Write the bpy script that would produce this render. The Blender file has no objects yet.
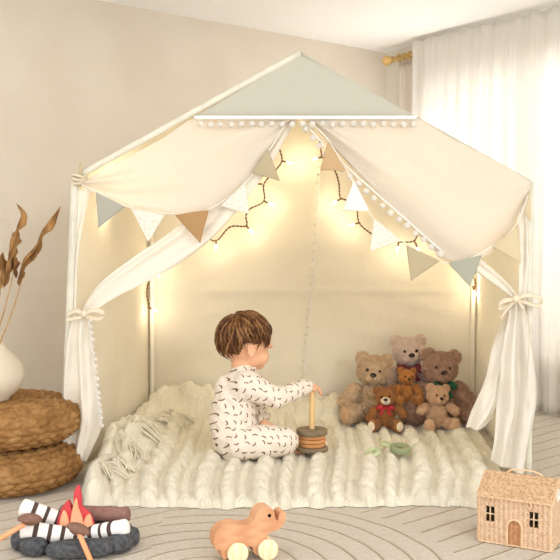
import bpy, bmesh, math, random
import numpy as np
from mathutils import Vector, Matrix, noise, Quaternion
random.seed(7)
PI = math.pi; sin = math.sin; cos = math.cos
S = bpy.context.scene; COL = S.collection

# ------------------------------------------------------------------ camera
CH = 0.846; PITCH = math.radians(2.23); F = 900.0
cd = bpy.data.cameras.new('camera'); cam = bpy.data.objects.new('camera', cd); COL.objects.link(cam)
cam.location = (0, 0, CH); cam.rotation_euler = (PI/2 - PITCH, 0, 0)
cd.sensor_width = 36; cd.lens = 36*F/560; cd.clip_start = 0.05
S.camera = cam
# ------------------------------------------------------------------ world and light
w = bpy.data.worlds.new('world'); S.world = w; w.use_nodes = True
bg = w.node_tree.nodes['Background']; bg.inputs[0].default_value = (1.0, 0.99, 0.975, 1); bg.inputs[1].default_value = 1.25
def area(name, loc, target, sx, sy, power, color):
    l = bpy.data.lights.new(name, 'AREA'); l.shape = 'RECTANGLE'; l.size = sx; l.size_y = sy; l.energy = power; l.color = color
    o = bpy.data.objects.new(name, l); COL.objects.link(o); o.location = loc
    o.rotation_euler = (Vector(target)-Vector(loc)).to_track_quat('-Z', 'Y').to_euler(); return o
area('window_daylight', (3.1, 4.9, 1.45), (0.6, 3.2, 0.7), 1.6, 1.4, 100, (1.0, 0.99, 0.98))
area('room_key_light', (3.2, -4.0, 2.6), (-0.2, 4.0, 0.4), 1.3, 1.0, 85, (1.0, 0.975, 0.93))  # unseen key light, added behind the camera to light the tent from the front
area('low_fill_light', (-0.6, -4.0, 0.9), (0.2, 4.0, 1.5), 2.6, 1.6, 20, (1.0, 0.97, 0.93))  # weak unseen fill, added low down to brighten ceiling and tent interior
pl_ = bpy.data.lights.new('corner_fill_light', 'POINT'); pl_.energy = 7; pl_.color = (1, .975, .94); pl_.shadow_soft_size = .14  # added light without a lamp, hidden behind the tent; brightens ceiling corner and curtain
po = bpy.data.objects.new('corner_fill_light', pl_); COL.objects.link(po); po.location = (.75, 4.95, 1.25)
S.view_settings.view_transform = 'Standard'; S.view_settings.look = 'None'
S.view_settings.gamma = 1.0; S.view_settings.use_curve_mapping = False
S.view_settings.exposure = 0.5

# ------------------------------------------------------------------ geometry helpers
def ray(px, py):
    u = (px-280)/F; v = (280-py)/F
    return Vector((u, cos(PITCH)+v*sin(PITCH), -sin(PITCH)+v*cos(PITCH)))
def P(px, py, Y):
    d = ray(px, py); return Vector((0, 0, CH)) + d*(Y/d.y)
def G(px, py, z=0.0):
    d = ray(px, py); return Vector((0, 0, CH)) + d*((z-CH)/d.z)
def pl(pts, Y):
    return [P(p[0], p[1], p[2] if len(p) > 2 else Y) for p in pts]
def catmull(pts, n):
    """n points spread by arc length over a smooth curve through pts"""
    pts = [Vector(p) for p in pts]
    if len(pts) == 2: return [pts[0].lerp(pts[1], i/(n-1)) for i in range(n)]
    E = [pts[0]*2-pts[1]] + pts + [pts[-1]*2-pts[-2]]
    out = []
    for i in range(1, len(E)-2):
        for k in range(12):
            t = k/12; a, b, c, d = E[i-1], E[i], E[i+1], E[i+2]
            out.append(0.5*((2*b)+(c-a)*t+(2*a-5*b+4*c-d)*t*t+(3*b-a-3*c+d)*t**3))
    out.append(pts[-1])
    L = [0]
    for i in range(1, len(out)): L.append(L[-1]+(out[i]-out[i-1]).length)
    res = []; j = 0
    for i in range(n):
        s = L[-1]*i/(n-1)
        while j < len(L)-2 and L[j+1] < s: j += 1
        q = (s-L[j])/max(1e-9, L[j+1]-L[j]); res.append(out[j].lerp(out[j+1], min(1, max(0, q))))
    return res
def frame_of(d):
    d = d.normalized(); a = Vector((0, 0, 1)) if abs(d.z) < .9 else Vector((1, 0, 0))
    x = d.cross(a).normalized(); return x, d.cross(x).normalized()
def tube(bm, pts, r, n=8, caps=True, mi=0):
    pts = [Vector(p) for p in pts]; m = len(pts); rings = []
    x = None
    for i, p in enumerate(pts):
        d = (pts[min(m-1, i+1)]-pts[max(0, i-1)])
        if d.length < 1e-9: d = Vector((0, 0, 1))
        d.normalize()
        if x is None: x, y = frame_of(d)
        else:
            x = x-d*x.dot(d); x.normalize(); y = d.cross(x)
        rr = r(i/(m-1)) if callable(r) else r
        rings.append([bm.verts.new(p+(x*cos(2*PI*k/n)+y*sin(2*PI*k/n))*rr) for k in range(n)])
    for a, b in zip(rings, rings[1:]):
        for k in range(n):
            f = bm.faces.new((a[k], a[(k+1) % n], b[(k+1) % n], b[k])); f.material_index = mi; f.smooth = True
    if caps:
        f = bm.faces.new(rings[0][::-1]); f.material_index = mi
        f = bm.faces.new(rings[-1]); f.material_index = mi
def ball(bm, c, r, seg=16, rot=None, fn=None, mi=0):
    r = Vector(r) if hasattr(r, '__len__') else Vector((r, r, r))
    M = (rot.to_matrix() if rot is not None else Matrix.Identity(3)); c = Vector(c)
    rings = []; h = seg//2
    top = None
    def mk(th, ph):
        v = Vector((sin(th)*cos(ph), sin(th)*sin(ph), cos(th)))
        k = fn(v) if fn else 1
        return bm.verts.new(c+M @ Vector((v.x*r.x*k, v.y*r.y*k, v.z*r.z*k)))
    top = mk(0, 0); bot = mk(PI, 0)
    rings = [[mk(PI*i/h, 2*PI*k/seg) for k in range(seg)] for i in range(1, h)]
    fs = []
    for k in range(seg):
        fs.append(bm.faces.new((top, rings[0][k], rings[0][(k+1) % seg])))
        fs.append(bm.faces.new((bot, rings[-1][(k+1) % seg], rings[-1][k])))
    for a, b in zip(rings, rings[1:]):
        for k in range(seg): fs.append(bm.faces.new((a[k], b[k], b[(k+1) % seg], a[(k+1) % seg])))
    for f in fs: f.smooth = True; f.material_index = mi
def chain(bm, pts, radii, seg=14, step=0.25):
    """overlapping balls along a path; fused afterwards"""
    for i in range(len(pts)-1):
        a, b = Vector(pts[i]), Vector(pts[i+1]); ra, rb = radii[i], radii[i+1]
        n = max(1, int((b-a).length/(min(ra, rb)*step)))
        for k in range(n+1):
            t = k/n; ball(bm, a.lerp(b, t), ra+(rb-ra)*t, seg)
def box(bm, c, s, rz=0.0, mi=0):
    M = Matrix.Translation(Vector(c)) @ Matrix.Rotation(rz, 4, 'Z') @ Matrix.Diagonal((s[0], s[1], s[2], 1))
    r = bmesh.ops.create_cube(bm, size=1.0, matrix=M)
    for f in {f for v in r['verts'] for f in v.link_faces}: f.material_index = mi
def grid(bm, n, m, fn, keep=None, mi=0):
    V = [[bm.verts.new(fn(i/(n-1), j/(m-1))) for j in range(m)] for i in range(n)]
    for i in range(n-1):
        for j in range(m-1):
            if keep and not keep((i+.5)/(n-1), (j+.5)/(m-1)): continue
            f = bm.faces.new((V[i][j], V[i+1][j], V[i+1][j+1], V[i][j+1])); f.smooth = True; f.material_index = mi
    return V
def lathe(bm, prof, n=48, c=(0, 0, 0), mi=0):
    c = Vector(c); R = []
    for (r, z) in prof: R.append([bm.verts.new(c+Vector((r*cos(2*PI*k/n), r*sin(2*PI*k/n), z))) for k in range(n)])
    for a, b in zip(R, R[1:]):
        for k in range(n):
            f = bm.faces.new((a[k], a[(k+1) % n], b[(k+1) % n], b[k])); f.smooth = True; f.material_index = mi
    bm.faces.new(R[0][::-1]).material_index = mi; bm.faces.new(R[-1]).material_index = mi
def prism(bm, outline, y0, y1, mi=0):
    """outline in xz, extruded along y"""
    a = [bm.verts.new((x, y0, z)) for x, z in outline]; b = [bm.verts.new((x, y1, z)) for x, z in outline]
    fs = [bm.faces.new(a), bm.faces.new(b[::-1])]; n = len(a)
    for i in range(n): fs.append(bm.faces.new((a[i], b[i], b[(i+1) % n], a[(i+1) % n])))
    for f in fs: f.material_index = mi
def smooth_outline(pts, n=60):
    pts = [Vector((p[0], p[1], 0)) for p in pts]; c = catmull(pts+[pts[0]], n+1)[:-1]
    return [(p.x, p.y) for p in c]
def mesh_obj(name, bm, m, parent=None, solid=0, bevel=0, sub=0, smooth=False):
    bmesh.ops.recalc_face_normals(bm, faces=bm.faces[:])
    me = bpy.data.meshes.new(name); bm.to_mesh(me); bm.free()
    o = bpy.data.objects.new(name, me); COL.objects.link(o)
    for x in (m if isinstance(m, (list, tuple)) else [m]): me.materials.append(x)
    if smooth:
        for p in me.polygons: p.use_smooth = True
    if solid:
        md = o.modifiers.new('s', 'SOLIDIFY'); md.thickness = solid; md.offset = 0
    if bevel:
        md = o.modifiers.new('b', 'BEVEL'); md.width = bevel; md.segments = 3; md.limit_method = 'ANGLE'; md.angle_limit = math.radians(35)
        md.harden_normals = False
    if sub:
        md = o.modifiers.new('u', 'SUBSURF'); md.levels = sub; md.render_levels = sub
    if parent:
        o.parent = parent
    return o
def tag(o, label=None, cat=None, group=None, kind=None):
    if label: o['label'] = label
    if cat: o['category'] = cat
    if group: o['group'] = group
    if kind: o['kind'] = kind
    return o
def thing(name, label, cat, loc=(0, 0, 0), rz=0, group=None):
    o = bpy.data.objects.new(name, None); COL.objects.link(o); o.location = loc; o.rotation_euler = (0, 0, rz)
    o.empty_display_size = .05
    return tag(o, label, cat, group)
def rebase(root):
    """children were built in world coordinates: keep them there"""
    inv = Matrix.LocRotScale(root.location, root.rotation_euler.to_quaternion(), None).inverted()
    for c in root.children:
        if c.get('_local'): continue
        c.matrix_parent_inverse = inv
def copy_tree(o, parent=None):
    c = o.copy(); COL.objects.link(c); c.parent = parent
    for ch in list(o.children): copy_tree(ch, c)
    return c
def fuse(bm, voxel, it=6):
    """voxel-remesh a pile of overlapping shapes into one continuous smooth surface; returns a bmesh"""
    me = bpy.data.meshes.new('tmp'); bm.to_mesh(me); bm.free()
    o = bpy.data.objects.new('tmp', me); COL.objects.link(o)
    md = o.modifiers.new('r', 'REMESH'); md.mode = 'VOXEL'; md.voxel_size = voxel; md.use_smooth_shade = True
    if it:
        sm = o.modifiers.new('s', 'SMOOTH'); sm.factor = .5; sm.iterations = it
    dg = bpy.context.evaluated_depsgraph_get(); ev = o.evaluated_get(dg)
    out = bmesh.new(); out.from_mesh(ev.to_mesh()); ev.to_mesh_clear()
    bpy.data.objects.remove(o); bpy.data.meshes.remove(me)
    for f in out.faces: f.smooth = True; f.material_index = 0
    return out

# ------------------------------------------------------------------ material helpers
def srgb(h):
    h = h.lstrip('#'); c = [int(h[i:i+2], 16)/255 for i in (0, 2, 4)]
    return tuple(x/12.92 if x <= .04045 else ((x+.055)/1.055)**2.4 for x in c)+(1,)
class N:
    def __init__(s, m): s.t = m.node_tree; s.n = s.t.nodes; s.l = s.t.links
    def __call__(s, kind, **kw):
        nd = s.n.new(kind)
        for k, v in kw.items():
            if k.startswith('_'): setattr(nd, k[1:], v)
        return nd
    def math(s, op, a, b=None, c=None):
        nd = s.n.new('ShaderNodeMath'); nd.operation = op
        for i, x in enumerate((a, b, c)):
            if x is None: continue
            if isinstance(x, (int, float)): nd.inputs[i].default_value = x
            else: s.l.new(x, nd.inputs[i])
        return nd.outputs[0]
    def vm(s, op, a, b=None):
        nd = s.n.new('ShaderNodeVectorMath'); nd.operation = op
        for i, x in enumerate((a, b)):
            if x is None: continue
            if isinstance(x, tuple): nd.inputs[i].default_value = x
            else: s.l.new(x, nd.inputs[i])
        return nd.outputs[0]
    def tex(s, scale=(1, 1, 1), src='Object'):
        tc = s.n.new('ShaderNodeTexCoord'); mp = s.n.new('ShaderNodeMapping'); mp.inputs['Scale'].default_value = scale
        s.l.new(tc.outputs[src], mp.inputs[0]); return mp.outputs[0]
    def noise(s, vec, scale, detail=3, rough=.5):
        nd = s.n.new('ShaderNodeTexNoise'); nd.inputs['Scale'].default_value = scale; nd.inputs['Detail'].default_value = detail
        nd.inputs['Roughness'].default_value = rough; s.l.new(vec, nd.inputs['Vector']); return nd.outputs['Fac']
    def ramp(s, fac, stops):
        nd = s.n.new('ShaderNodeValToRGB'); e = nd.color_ramp.elements
        while len(e) < len(stops): e.new(.5)
        for el, (p, c) in zip(e, stops): el.position = p; el.color = c
        s.l.new(fac, nd.inputs[0]); return nd.outputs[0]
    def mix(s, fac, a, b):
        nd = s.n.new('ShaderNodeMix'); nd.data_type = 'RGBA'
        for sock, x in ((nd.inputs[0], fac), (nd.inputs[6], a), (nd.inputs[7], b)):
            if isinstance(x, (int, float, tuple)): sock.default_value = x
            else: s.l.new(x, sock)
        return nd.outputs[2]
    def bump(s, h, strength, dist, prev=None):
        nd = s.n.new('ShaderNodeBump'); nd.inputs['Strength'].default_value = strength; nd.inputs['Distance'].default_value = dist
        s.l.new(h, nd.inputs['Height'])
        if prev is not None: s.l.new(prev, nd.inputs['Normal'])
        return nd.outputs[0]
def newmat(name):
    m = bpy.data.materials.new(name); m.use_nodes = True; return m, N(m), m.node_tree.nodes['Principled BSDF']
def plain(name, c1, c2=None, rough=.8, nscale=8, stretch=(1, 1, 1), bscale=0, bstr=.3, bdist=.002, trans=0, sheen=0, lo=.35, hi=.65, detail=3):
    m, n, b = newmat(name); b.inputs['Roughness'].default_value = rough; b.inputs['Specular IOR Level'].default_value = .25
    v = n.tex(stretch)
    if c2:
        col = n.ramp(n.noise(v, nscale, detail), [(lo, srgb(c1)), (hi, srgb(c2))]); n.l.new(col, b.inputs['Base Color'])
    else: b.inputs['Base Color'].default_value = srgb(c1)
    if sheen: b.inputs['Sheen Weight'].default_value = sheen
    if bscale:
        nb = n.bump(n.noise(v, bscale, 3), bstr, bdist); n.l.new(nb, b.inputs['Normal'])
    if trans:
        t = n('ShaderNodeBsdfTranslucent'); t.inputs[0].default_value = srgb(c1)
        mx = n('ShaderNodeMixShader'); mx.inputs[0].default_value = trans
        n.l.new(b.outputs[0], mx.inputs[1]); n.l.new(t.outputs[0], mx.inputs[2])
        n.l.new(mx.outputs[0], n.n['Material Output'].inputs[0])
    return m
def weave(name, col, trans, scale=700, alpha=1.0, crinkle=.0012):
    """woven cotton or voile: fine crossed threads, slight crinkle"""
    m, n, b = newmat(name); b.inputs['Roughness'].default_value = .85; b.inputs['Specular IOR Level'].default_value = .15
    v = n.tex(); a = n.noise(n.tex((1, 1, .05)), scale*.5, 2); c = n.noise(n.tex((.05, .05, 1)), scale*.5, 2)
    h = n.math('ADD', a, c)
    b.inputs['Base Color'].default_value = srgb(col)
    n1 = n.bump(h, .25, .0006); n2 = n.bump(n.noise(v, 14, 4, .6), .5, crinkle*8, n1); n.l.new(n2, b.inputs['Normal'])
    t = n('ShaderNodeBsdfTranslucent'); t.inputs[0].default_value = srgb(col); n.l.new(n2, t.inputs['Normal'])
    mx = n('ShaderNodeMixShader'); mx.inputs[0].default_value = trans
    n.l.new(b.outputs[0], mx.inputs[1]); n.l.new(t.outputs[0], mx.inputs[2]); out = mx.outputs[0]
    if alpha < 1:
        tr = n('ShaderNodeBsdfTransparent'); m2 = n('ShaderNodeMixShader')
        fac = n.math('MULTIPLY_ADD', n.noise(n.tex((1, 1, .04)), 160, 2), -.25, alpha+.12)
        n.l.new(fac, m2.inputs[0]); n.l.new(tr.outputs[0], m2.inputs[1]); n.l.new(out, m2.inputs[2]); out = m2.outputs[0]
    n.l.new(out, n.n['Material Output'].inputs[0])
    return m

M = {}
M['wall_l'] = plain('beige_plaster', '#dacfbf', '#dfd5c6', .95, 3, bscale=90, bstr=.5, bdist=.0035)
M['wall_r'] = plain('pale_plaster', '#e2dbce', '#e6dfd3', .95, 3, bscale=90, bstr=.4, bdist=.003)
M['ceil'] = plain('white_ceiling_paint', '#fcfbf9', '#fdfcfb', .95, 3, bscale=60, bstr=.2, bdist=.002)
M['white'] = plain('white_paint', '#f2efe9', None, .5)
M['tent'] = weave('cream_cotton', '#f6f0e1', .35)
M['tent_in'] = weave('cream_cotton_panel', '#f9f3e5', .35)
M['swag'] = weave('ivory_voile', '#f3ece0', .5, crinkle=.0022)
M['drape'] = weave('white_voile', '#f9f5ec', .38, crinkle=.0015)
M['grey_gable'] = weave('sage_grey_cotton', '#c3c0b0', .10)
M['sleeve'] = plain('pole_sleeve', '#d5d1c1', '#dedaca', .85, 20, bscale=60, bstr=.4)
M['pom'] = plain('white_pompom_yarn', '#faf6ee', None, .95, bscale=900, bstr=.6, bdist=.003, sheen=.4, trans=.35)
M['braid'] = plain('white_braid_trim', '#f0ece6', '#ffffff', .9, 500, bscale=500, bstr=.8)
M['pole_cream'] = plain('cream_pole', '#f5eedf', None, .8); M['peg'] = plain('tent_peg_wood', '#b5a583', '#c4b594', .6, 40, (1, 1, .1))
M['ribbon'] = plain('cream_ribbon', '#efe3cb', None, .7, trans=.2)
for k, a in (('blue', '#a8a698'), ('brown', '#ab875d'), ('tan', '#c0a27a'), ('taupe', '#b3a587'), ('sage', '#a5a595'), ('sand', '#cdbd9b')):
    M['flag_'+k] = plain('felt_'+k, a, None, .95, bscale=500, bstr=.4)
M['flag_white'] = weave('felt_white', '#fbf8f2', .3)
m, n, b = newmat('white_lace'); b.inputs['Base Color'].default_value = srgb('#e6dfd0'); b.inputs['Roughness'].default_value = .9
vo = n('ShaderNodeTexVoronoi', _feature='DISTANCE_TO_EDGE'); vo.inputs['Scale'].default_value = 75; n.l.new(n.tex(), vo.inputs['Vector'])
tr = n('ShaderNodeBsdfTransparent'); mx = n('ShaderNodeMixShader')
n.l.new(n.math('MULTIPLY_ADD', n.math('LESS_THAN', vo.outputs['Distance'], .16), .14, .84), mx.inputs[0]); n.l.new(tr.outputs[0], mx.inputs[1]); n.l.new(b.outputs[0], mx.inputs[2])
n.l.new(mx.outputs[0], n.n['Material Output'].inputs[0]); M['lace'] = m
M['cord'] = plain('brown_light_cord', '#6e5238', None, .5)
M['cotton_string'] = plain('white_cotton_string', '#efe8d8', None, .9)
m, n, b = newmat('lit_bulb'); b.inputs['Base Color'].default_value = (1, .9, .7, 1); b.inputs['Emission Color'].default_value = (1, .82, .5, 1); b.inputs['Emission Strength'].default_value = 9; M['bulb'] = m
# carpet: pale loop pile with carved arcs and carved diagonal lines
def carpet():
    m, n, b = newmat('carved_beige_rug'); b.inputs['Roughness'].default_value = 1; b.inputs['Specular IOR Level'].default_value = .05
    tc = n('ShaderNodeTexCoord'); sep = n('ShaderNodeSeparateXYZ'); n.l.new(tc.outputs['Object'], sep.inputs[0]); X, Y = sep.outputs[0], sep.outputs[1]
    wob = n.math('MULTIPLY_ADD', n.noise(tc.outputs['Object'], 4, 2), .03, -.015)
    dx = n.math('ADD', X, .20); dy = n.math('ADD', Y, -2.30)
    r = n.math('ADD', n.math('SQRT', n.math('ADD', n.math('MULTIPLY', dx, dx), n.math('MULTIPLY', dy, dy))), wob)
    def line(val, period, wd):
        f = n.math('FRACT', n.math('DIVIDE', val, period)); d = n.math('ABSOLUTE', n.math('SUBTRACT', f, .5)); return d   # 0 in the groove
    arc = line(r, .075, 0)
    di = n.math('ADD', n.math('SUBTRACT', n.math('MULTIPLY', Y, .74), n.math('MULTIPLY', X, .67)), wob)
    lin = line(di, .085, 0)
    inside = n.math('MULTIPLY', n.math('LESS_THAN', r, .69), n.math('GREATER_THAN', dx, -.16))
    d = n.math('ADD', n.math('MULTIPLY', arc, inside), n.math('MULTIPLY', lin, n.math('SUBTRACT', 1, inside)))
    d = n.math('ADD', d, n.math('MULTIPLY_ADD', n.noise(tc.outputs['Object'], 110, 2), .07, -.035))
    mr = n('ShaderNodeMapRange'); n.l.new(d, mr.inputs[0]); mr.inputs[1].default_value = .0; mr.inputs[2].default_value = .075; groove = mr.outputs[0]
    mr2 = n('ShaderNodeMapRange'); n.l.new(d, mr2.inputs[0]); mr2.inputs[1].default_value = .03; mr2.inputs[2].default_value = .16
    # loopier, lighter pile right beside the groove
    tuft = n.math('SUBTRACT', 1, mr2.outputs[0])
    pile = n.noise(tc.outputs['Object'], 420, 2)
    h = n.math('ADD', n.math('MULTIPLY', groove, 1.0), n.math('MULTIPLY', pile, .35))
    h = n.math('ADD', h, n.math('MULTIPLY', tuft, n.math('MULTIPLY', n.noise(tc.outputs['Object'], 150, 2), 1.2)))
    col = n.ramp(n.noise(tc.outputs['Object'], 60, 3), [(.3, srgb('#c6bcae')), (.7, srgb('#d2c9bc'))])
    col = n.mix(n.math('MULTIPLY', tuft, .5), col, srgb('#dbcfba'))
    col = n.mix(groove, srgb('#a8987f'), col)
    n.l.new(col, b.inputs['Base Color']); n.l.new(n.bump(h, .9, .006), b.inputs['Normal']); return m
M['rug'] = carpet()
def knit():
    m, n, b = newmat('cream_knit_wool'); b.inputs['Roughness'].default_value = 1; b.inputs['Sheen Weight'].default_value = .3; b.inputs['Specular IOR Level'].default_value = .1
    tc = n('ShaderNodeTexCoord'); sep = n('ShaderNodeSeparateXYZ'); n.l.new(tc.outputs['Object'], sep.inputs[0]); X, Y = sep.outputs[0], sep.outputs[1]
    wob = n.math('MULTIPLY', n.noise(tc.outputs['Object'], 20, 2), .012)
    ux = n.math('MULTIPLY', n.math('ADD', X, wob), 2*PI/.014)
    sx = n.math('ABSOLUTE', n.math('SINE', n.math('MULTIPLY', ux, .5)))
    vy = n.math('SINE', n.math('ADD', n.math('MULTIPLY', Y, 2*PI/.020), n.math('MULTIPLY', sx, 3.0)))
    h = n.math('ADD', n.math('MULTIPLY', sx, .6), n.math('MULTIPLY', vy, .35))
    h = n.math('ADD', h, n.math('MULTIPLY', n.noise(tc.outputs['Object'], 500, 2), .3))
    col = n.ramp(n.noise(tc.outputs['Object'], 9, 3), [(.35, srgb('#ddd6c2')), (.65, srgb('#e7e1cf'))])
    n.l.new(col, b.inputs['Base Color']); n.l.new(n.bump(h, .45, .004), b.inputs['Normal']); return m
M['knit'] = knit()
M['yarn'] = plain('cream_yarn', '#e0d8c2', '#e9e2ce', 1, 40, bscale=400, bstr=.6)
def straw(name, a, b_, c, sc=60):
    m, n, b = newmat(name); b.inputs['Roughness'].default_value = .75; b.inputs['Specular IOR Level'].default_value = .2
    v = n.tex(); col = n.ramp(n.noise(v, sc, 4, .7), [(.3, srgb(a)), (.5, srgb(b_)), (.72, srgb(c))])
    n.l.new(col, b.inputs['Base Color']); n.l.new(n.bump(n.noise(v, sc*6, 3), .3, .0015), b.inputs['Normal']); return m
M['hyacinth'] = straw('water_hyacinth', '#795531', '#966d3f', '#b18a5a', 22)
M['wicker'] = straw('pale_wicker', '#c0a081', '#d0b193', '#dfc5a8', 90)
M['wicker_roof'] = straw('woven_roof_wicker', '#9f7856', '#cba985', '#dfc3a2', 130)
M['wicker_door'] = straw('brown_wicker', '#a87751', '#b98861', '#c89b76', 90)
M['cane'] = plain('pale_cane', '#ddbd97', '#e6caa6', .6, 60)
M['ceramic'] = plain('cream_ceramic', '#d0c4ae', '#d8cdb9', .6, 12, bscale=25, bstr=.12)
M['dry'] = plain('dried_leaf', '#63401f', '#a37a48', .8, 30, (1, 1, .3), bscale=120, bstr=.6)
M['dry_stem'] = plain('dried_stem', '#a08055', '#b4946a', .8, 30)
def wood(name, a, b_, rough=.45, st=(3, 3, 40), sc=4):
    m, n, b = newmat(name); b.inputs['Roughness'].default_value = rough; b.inputs['Specular IOR Level'].default_value = .3
    v = n.tex(st); wv = n('ShaderNodeTexWave'); wv.inputs['Scale'].default_value = sc*.25; wv.inputs['Distortion'].default_value = 5; wv.inputs['Detail'].default_value = 3
    n.l.new(v, wv.inputs[0]); n.l.new(n.ramp(wv.outputs['Fac'], [(0, srgb(a)), (1, srgb(b_))]), b.inputs['Base Color']); return m
M['beech'] = wood('beech_wood', '#cc946c', '#d9a57e', .5, (4, 14, 45), 4)
M['walnut'] = wood('walnut_wood', '#7d5a44', '#93705a')
M['maple'] = wood('maple_wood', '#f0d9ac', '#f7e7c4', .45, (20, 8, 50), 3)
M['peg_pale'] = wood('pale_peg_wood', '#e2c089', '#ecd09c')
M['ring_orange'] = wood('cherry_ring_wood', '#c68a56', '#d49a67', .5, (4, 4, 20))
M['ring_dark'] = wood('smoked_ring_wood', '#7b6a54', '#8a795f', .5, (4, 4, 20))
M['green'] = plain('sage_silicone', '#8f9873', '#9aa27c', .5, 20)
M['green_pale'] = plain('pale_sage_silicone', '#bcc79b', '#c6d0a6', .5, 20)
M['skin'] = plain('child_skin', '#e8b08c', '#eebb98', .5, 12); M['skin'].node_tree.nodes['Principled BSDF'].inputs['Subsurface Weight'].default_value = .12
M['skin'].node_tree.nodes['Principled BSDF'].inputs['Subsurface Radius'].default_value = (.01, .004, .002)
M['hair'] = plain('brown_hair', '#573620', '#7b5230', .5, 60, (1, 1, 1), bscale=500, bstr=.5, bdist=.001)
M['hair_light'] = plain('light_brown_hair', '#7a5232', '#9a7048', .5, 60, bscale=500, bstr=.4, bdist=.001); M['hair_dark'] = plain('dark_brown_hair', '#38200f', '#54341c', .5, 60)
def pyjama():
    m, n, b = newmat('printed_cotton'); b.inputs['Roughness'].default_value = .9; b.inputs['Specular IOR Level'].default_value = .1
    tc = n('ShaderNodeTexCoord'); sp = n('ShaderNodeSeparateXYZ'); n.l.new(tc.outputs['Object'], sp.inputs[0])
    cb = n('ShaderNodeCombineXYZ'); n.l.new(n.math('MULTIPLY_ADD', sp.outputs[1], .55, sp.outputs[0]), cb.inputs[0]); n.l.new(n.math('MULTIPLY_ADD', sp.outputs[1], .35, sp.outputs[2]), cb.inputs[1])
    vo = n('ShaderNodeTexVoronoi'); vo.voronoi_dimensions = '2D'; vo.inputs['Scale'].default_value = 34; vo.inputs['Randomness'].default_value = .45
    n.l.new(cb.outputs[0], vo.inputs['Vector'])
    # vector from the cell's point, turned by a random angle per cell
    d = n.vm('SUBTRACT', cb.outputs[0], vo.outputs['Position']); s2 = n('ShaderNodeSeparateXYZ'); n.l.new(d, s2.inputs[0])
    s3 = n('ShaderNodeSeparateColor'); n.l.new(vo.outputs['Color'], s3.inputs[0])
    ang = n.math('MULTIPLY', s3.outputs[0], 3.1); ca = n.math('COSINE', ang); sa = n.math('SINE', ang)
    a = n.math('ADD', n.math('MULTIPLY', s2.outputs[0], ca), n.math('MULTIPLY', s2.outputs[1], sa))
    bb = n.math('SUBTRACT', n.math('MULTIPLY', s2.outputs[1], ca), n.math('MULTIPLY', s2.outputs[0], sa))
    curve = n.math('MULTIPLY_ADD', n.math('MULTIPLY', a, a), 55, -.002)
    ok = n.math('MULTIPLY', n.math('LESS_THAN', n.math('ABSOLUTE', n.math('SUBTRACT', bb, curve)), .0024), n.math('LESS_THAN', n.math('ABSOLUTE', a), .0085))
    n.l.new(n.mix(ok, srgb('#ebe0d2'), srgb('#7d5c48')), b.inputs['Base Color'])
    n.l.new(n.bump(n.noise(tc.outputs['Object'], 16, 3), .55, .02), b.inputs['Normal']); return m
M['pyjama'] = pyjama()
M['black'] = plain('glossy_black', '#15110f', None, .2)
M['stone'] = plain('charcoal_plush', '#434447', '#5f6063', .95, 90, bscale=260, bstr=.8, bdist=.003)
M['log_white'] = plain('white_plush', '#f4f0ec', None, .95, bscale=300, bstr=.4)
M['log_stripe'] = plain('dark_brown_plush', '#54433c', None, .95)
M['log_brown'] = plain('brown_plush', '#876459', '#95726a', .95, 60, bscale=200, bstr=.5)
M['flame_red'] = plain('red_felt', '#cf4a50', None, .9, bscale=300, bstr=.3)
M['flame_orange'] = plain('peach_felt', '#f2a47c', '#f5b48c', .9, bscale=300, bstr=.3)
M['cap'] = plain('toasted_brown_felt', '#7b5a4c', '#8a695b', .9, 60, bscale=300, bstr=.3)
M['stick'] = plain('orange_stick', '#ee9e6c', '#f3aa7c', .6, 20)
M['sheer'] = weave('sheer_window_voile', '#f1eee8', .45, alpha=.93)
M['curtain_beige'] = weave('beige_linen', '#d9cfc0', .2)
M['rod'] = plain('gilded_wood', '#cba765', '#dcb977', .35, 30)
m, n, b = newmat('window_glass'); gl = n('ShaderNodeBsdfGlossy'); gl.inputs['Roughness'].default_value = .02; tp = n('ShaderNodeBsdfTransparent'); lw = n('ShaderNodeFresnel'); mx = n('ShaderNodeMixShader')
n.l.new(lw.outputs[0], mx.inputs[0]); n.l.new(tp.outputs[0], mx.inputs[1]); n.l.new(gl.outputs[0], mx.inputs[2]); n.l.new(mx.outputs[0], n.n['Material Output'].inputs[0]); M['glass'] = m

# ------------------------------------------------------------------ the room
ZC = 2.03; C0 = Vector((.653, 5.6, 0)); DL = Vector((-.79, -.613, 0)); NL = Vector((.613, -.79, 0)); DR = Vector((.607, -.795, 0)); NR = Vector((-.795, -.607, 0))
UP = Vector((0, 0, 1))
def slab(name, pts, z0, z1, m):
    bm = bmesh.new(); a = [bm.verts.new((p[0], p[1], z0)) for p in pts]; b_ = [bm.verts.new((p[0], p[1], z1)) for p in pts]
    bm.faces.new(a[::-1]); bm.faces.new(b_)
    for i in range(len(a)): bm.faces.new((a[i], a[(i+1) % len(a)], b_[(i+1) % len(a)], b_[i]))
    return tag(mesh_obj(name, bm, m), kind='structure')
L1 = C0+DL*5; R1 = C0+DR*5
bm = bmesh.new(); FA = [(-3.6, .6), (3.9, .6), (3.9, 6), (-3.6, 6)]
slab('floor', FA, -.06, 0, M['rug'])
slab('ceiling', [(L1.x-.2, 1.9), (R1.x+.2, 1.9), (R1.x+.2, 6), (L1.x-.2, 6)], ZC, ZC+.08, M['ceil'])
A = C0-DL*0.0; B = L1; slab('wall_left', [A, B, B-NL*.12, A-NL*.12], 0, ZC, M['wall_l'])
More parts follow.
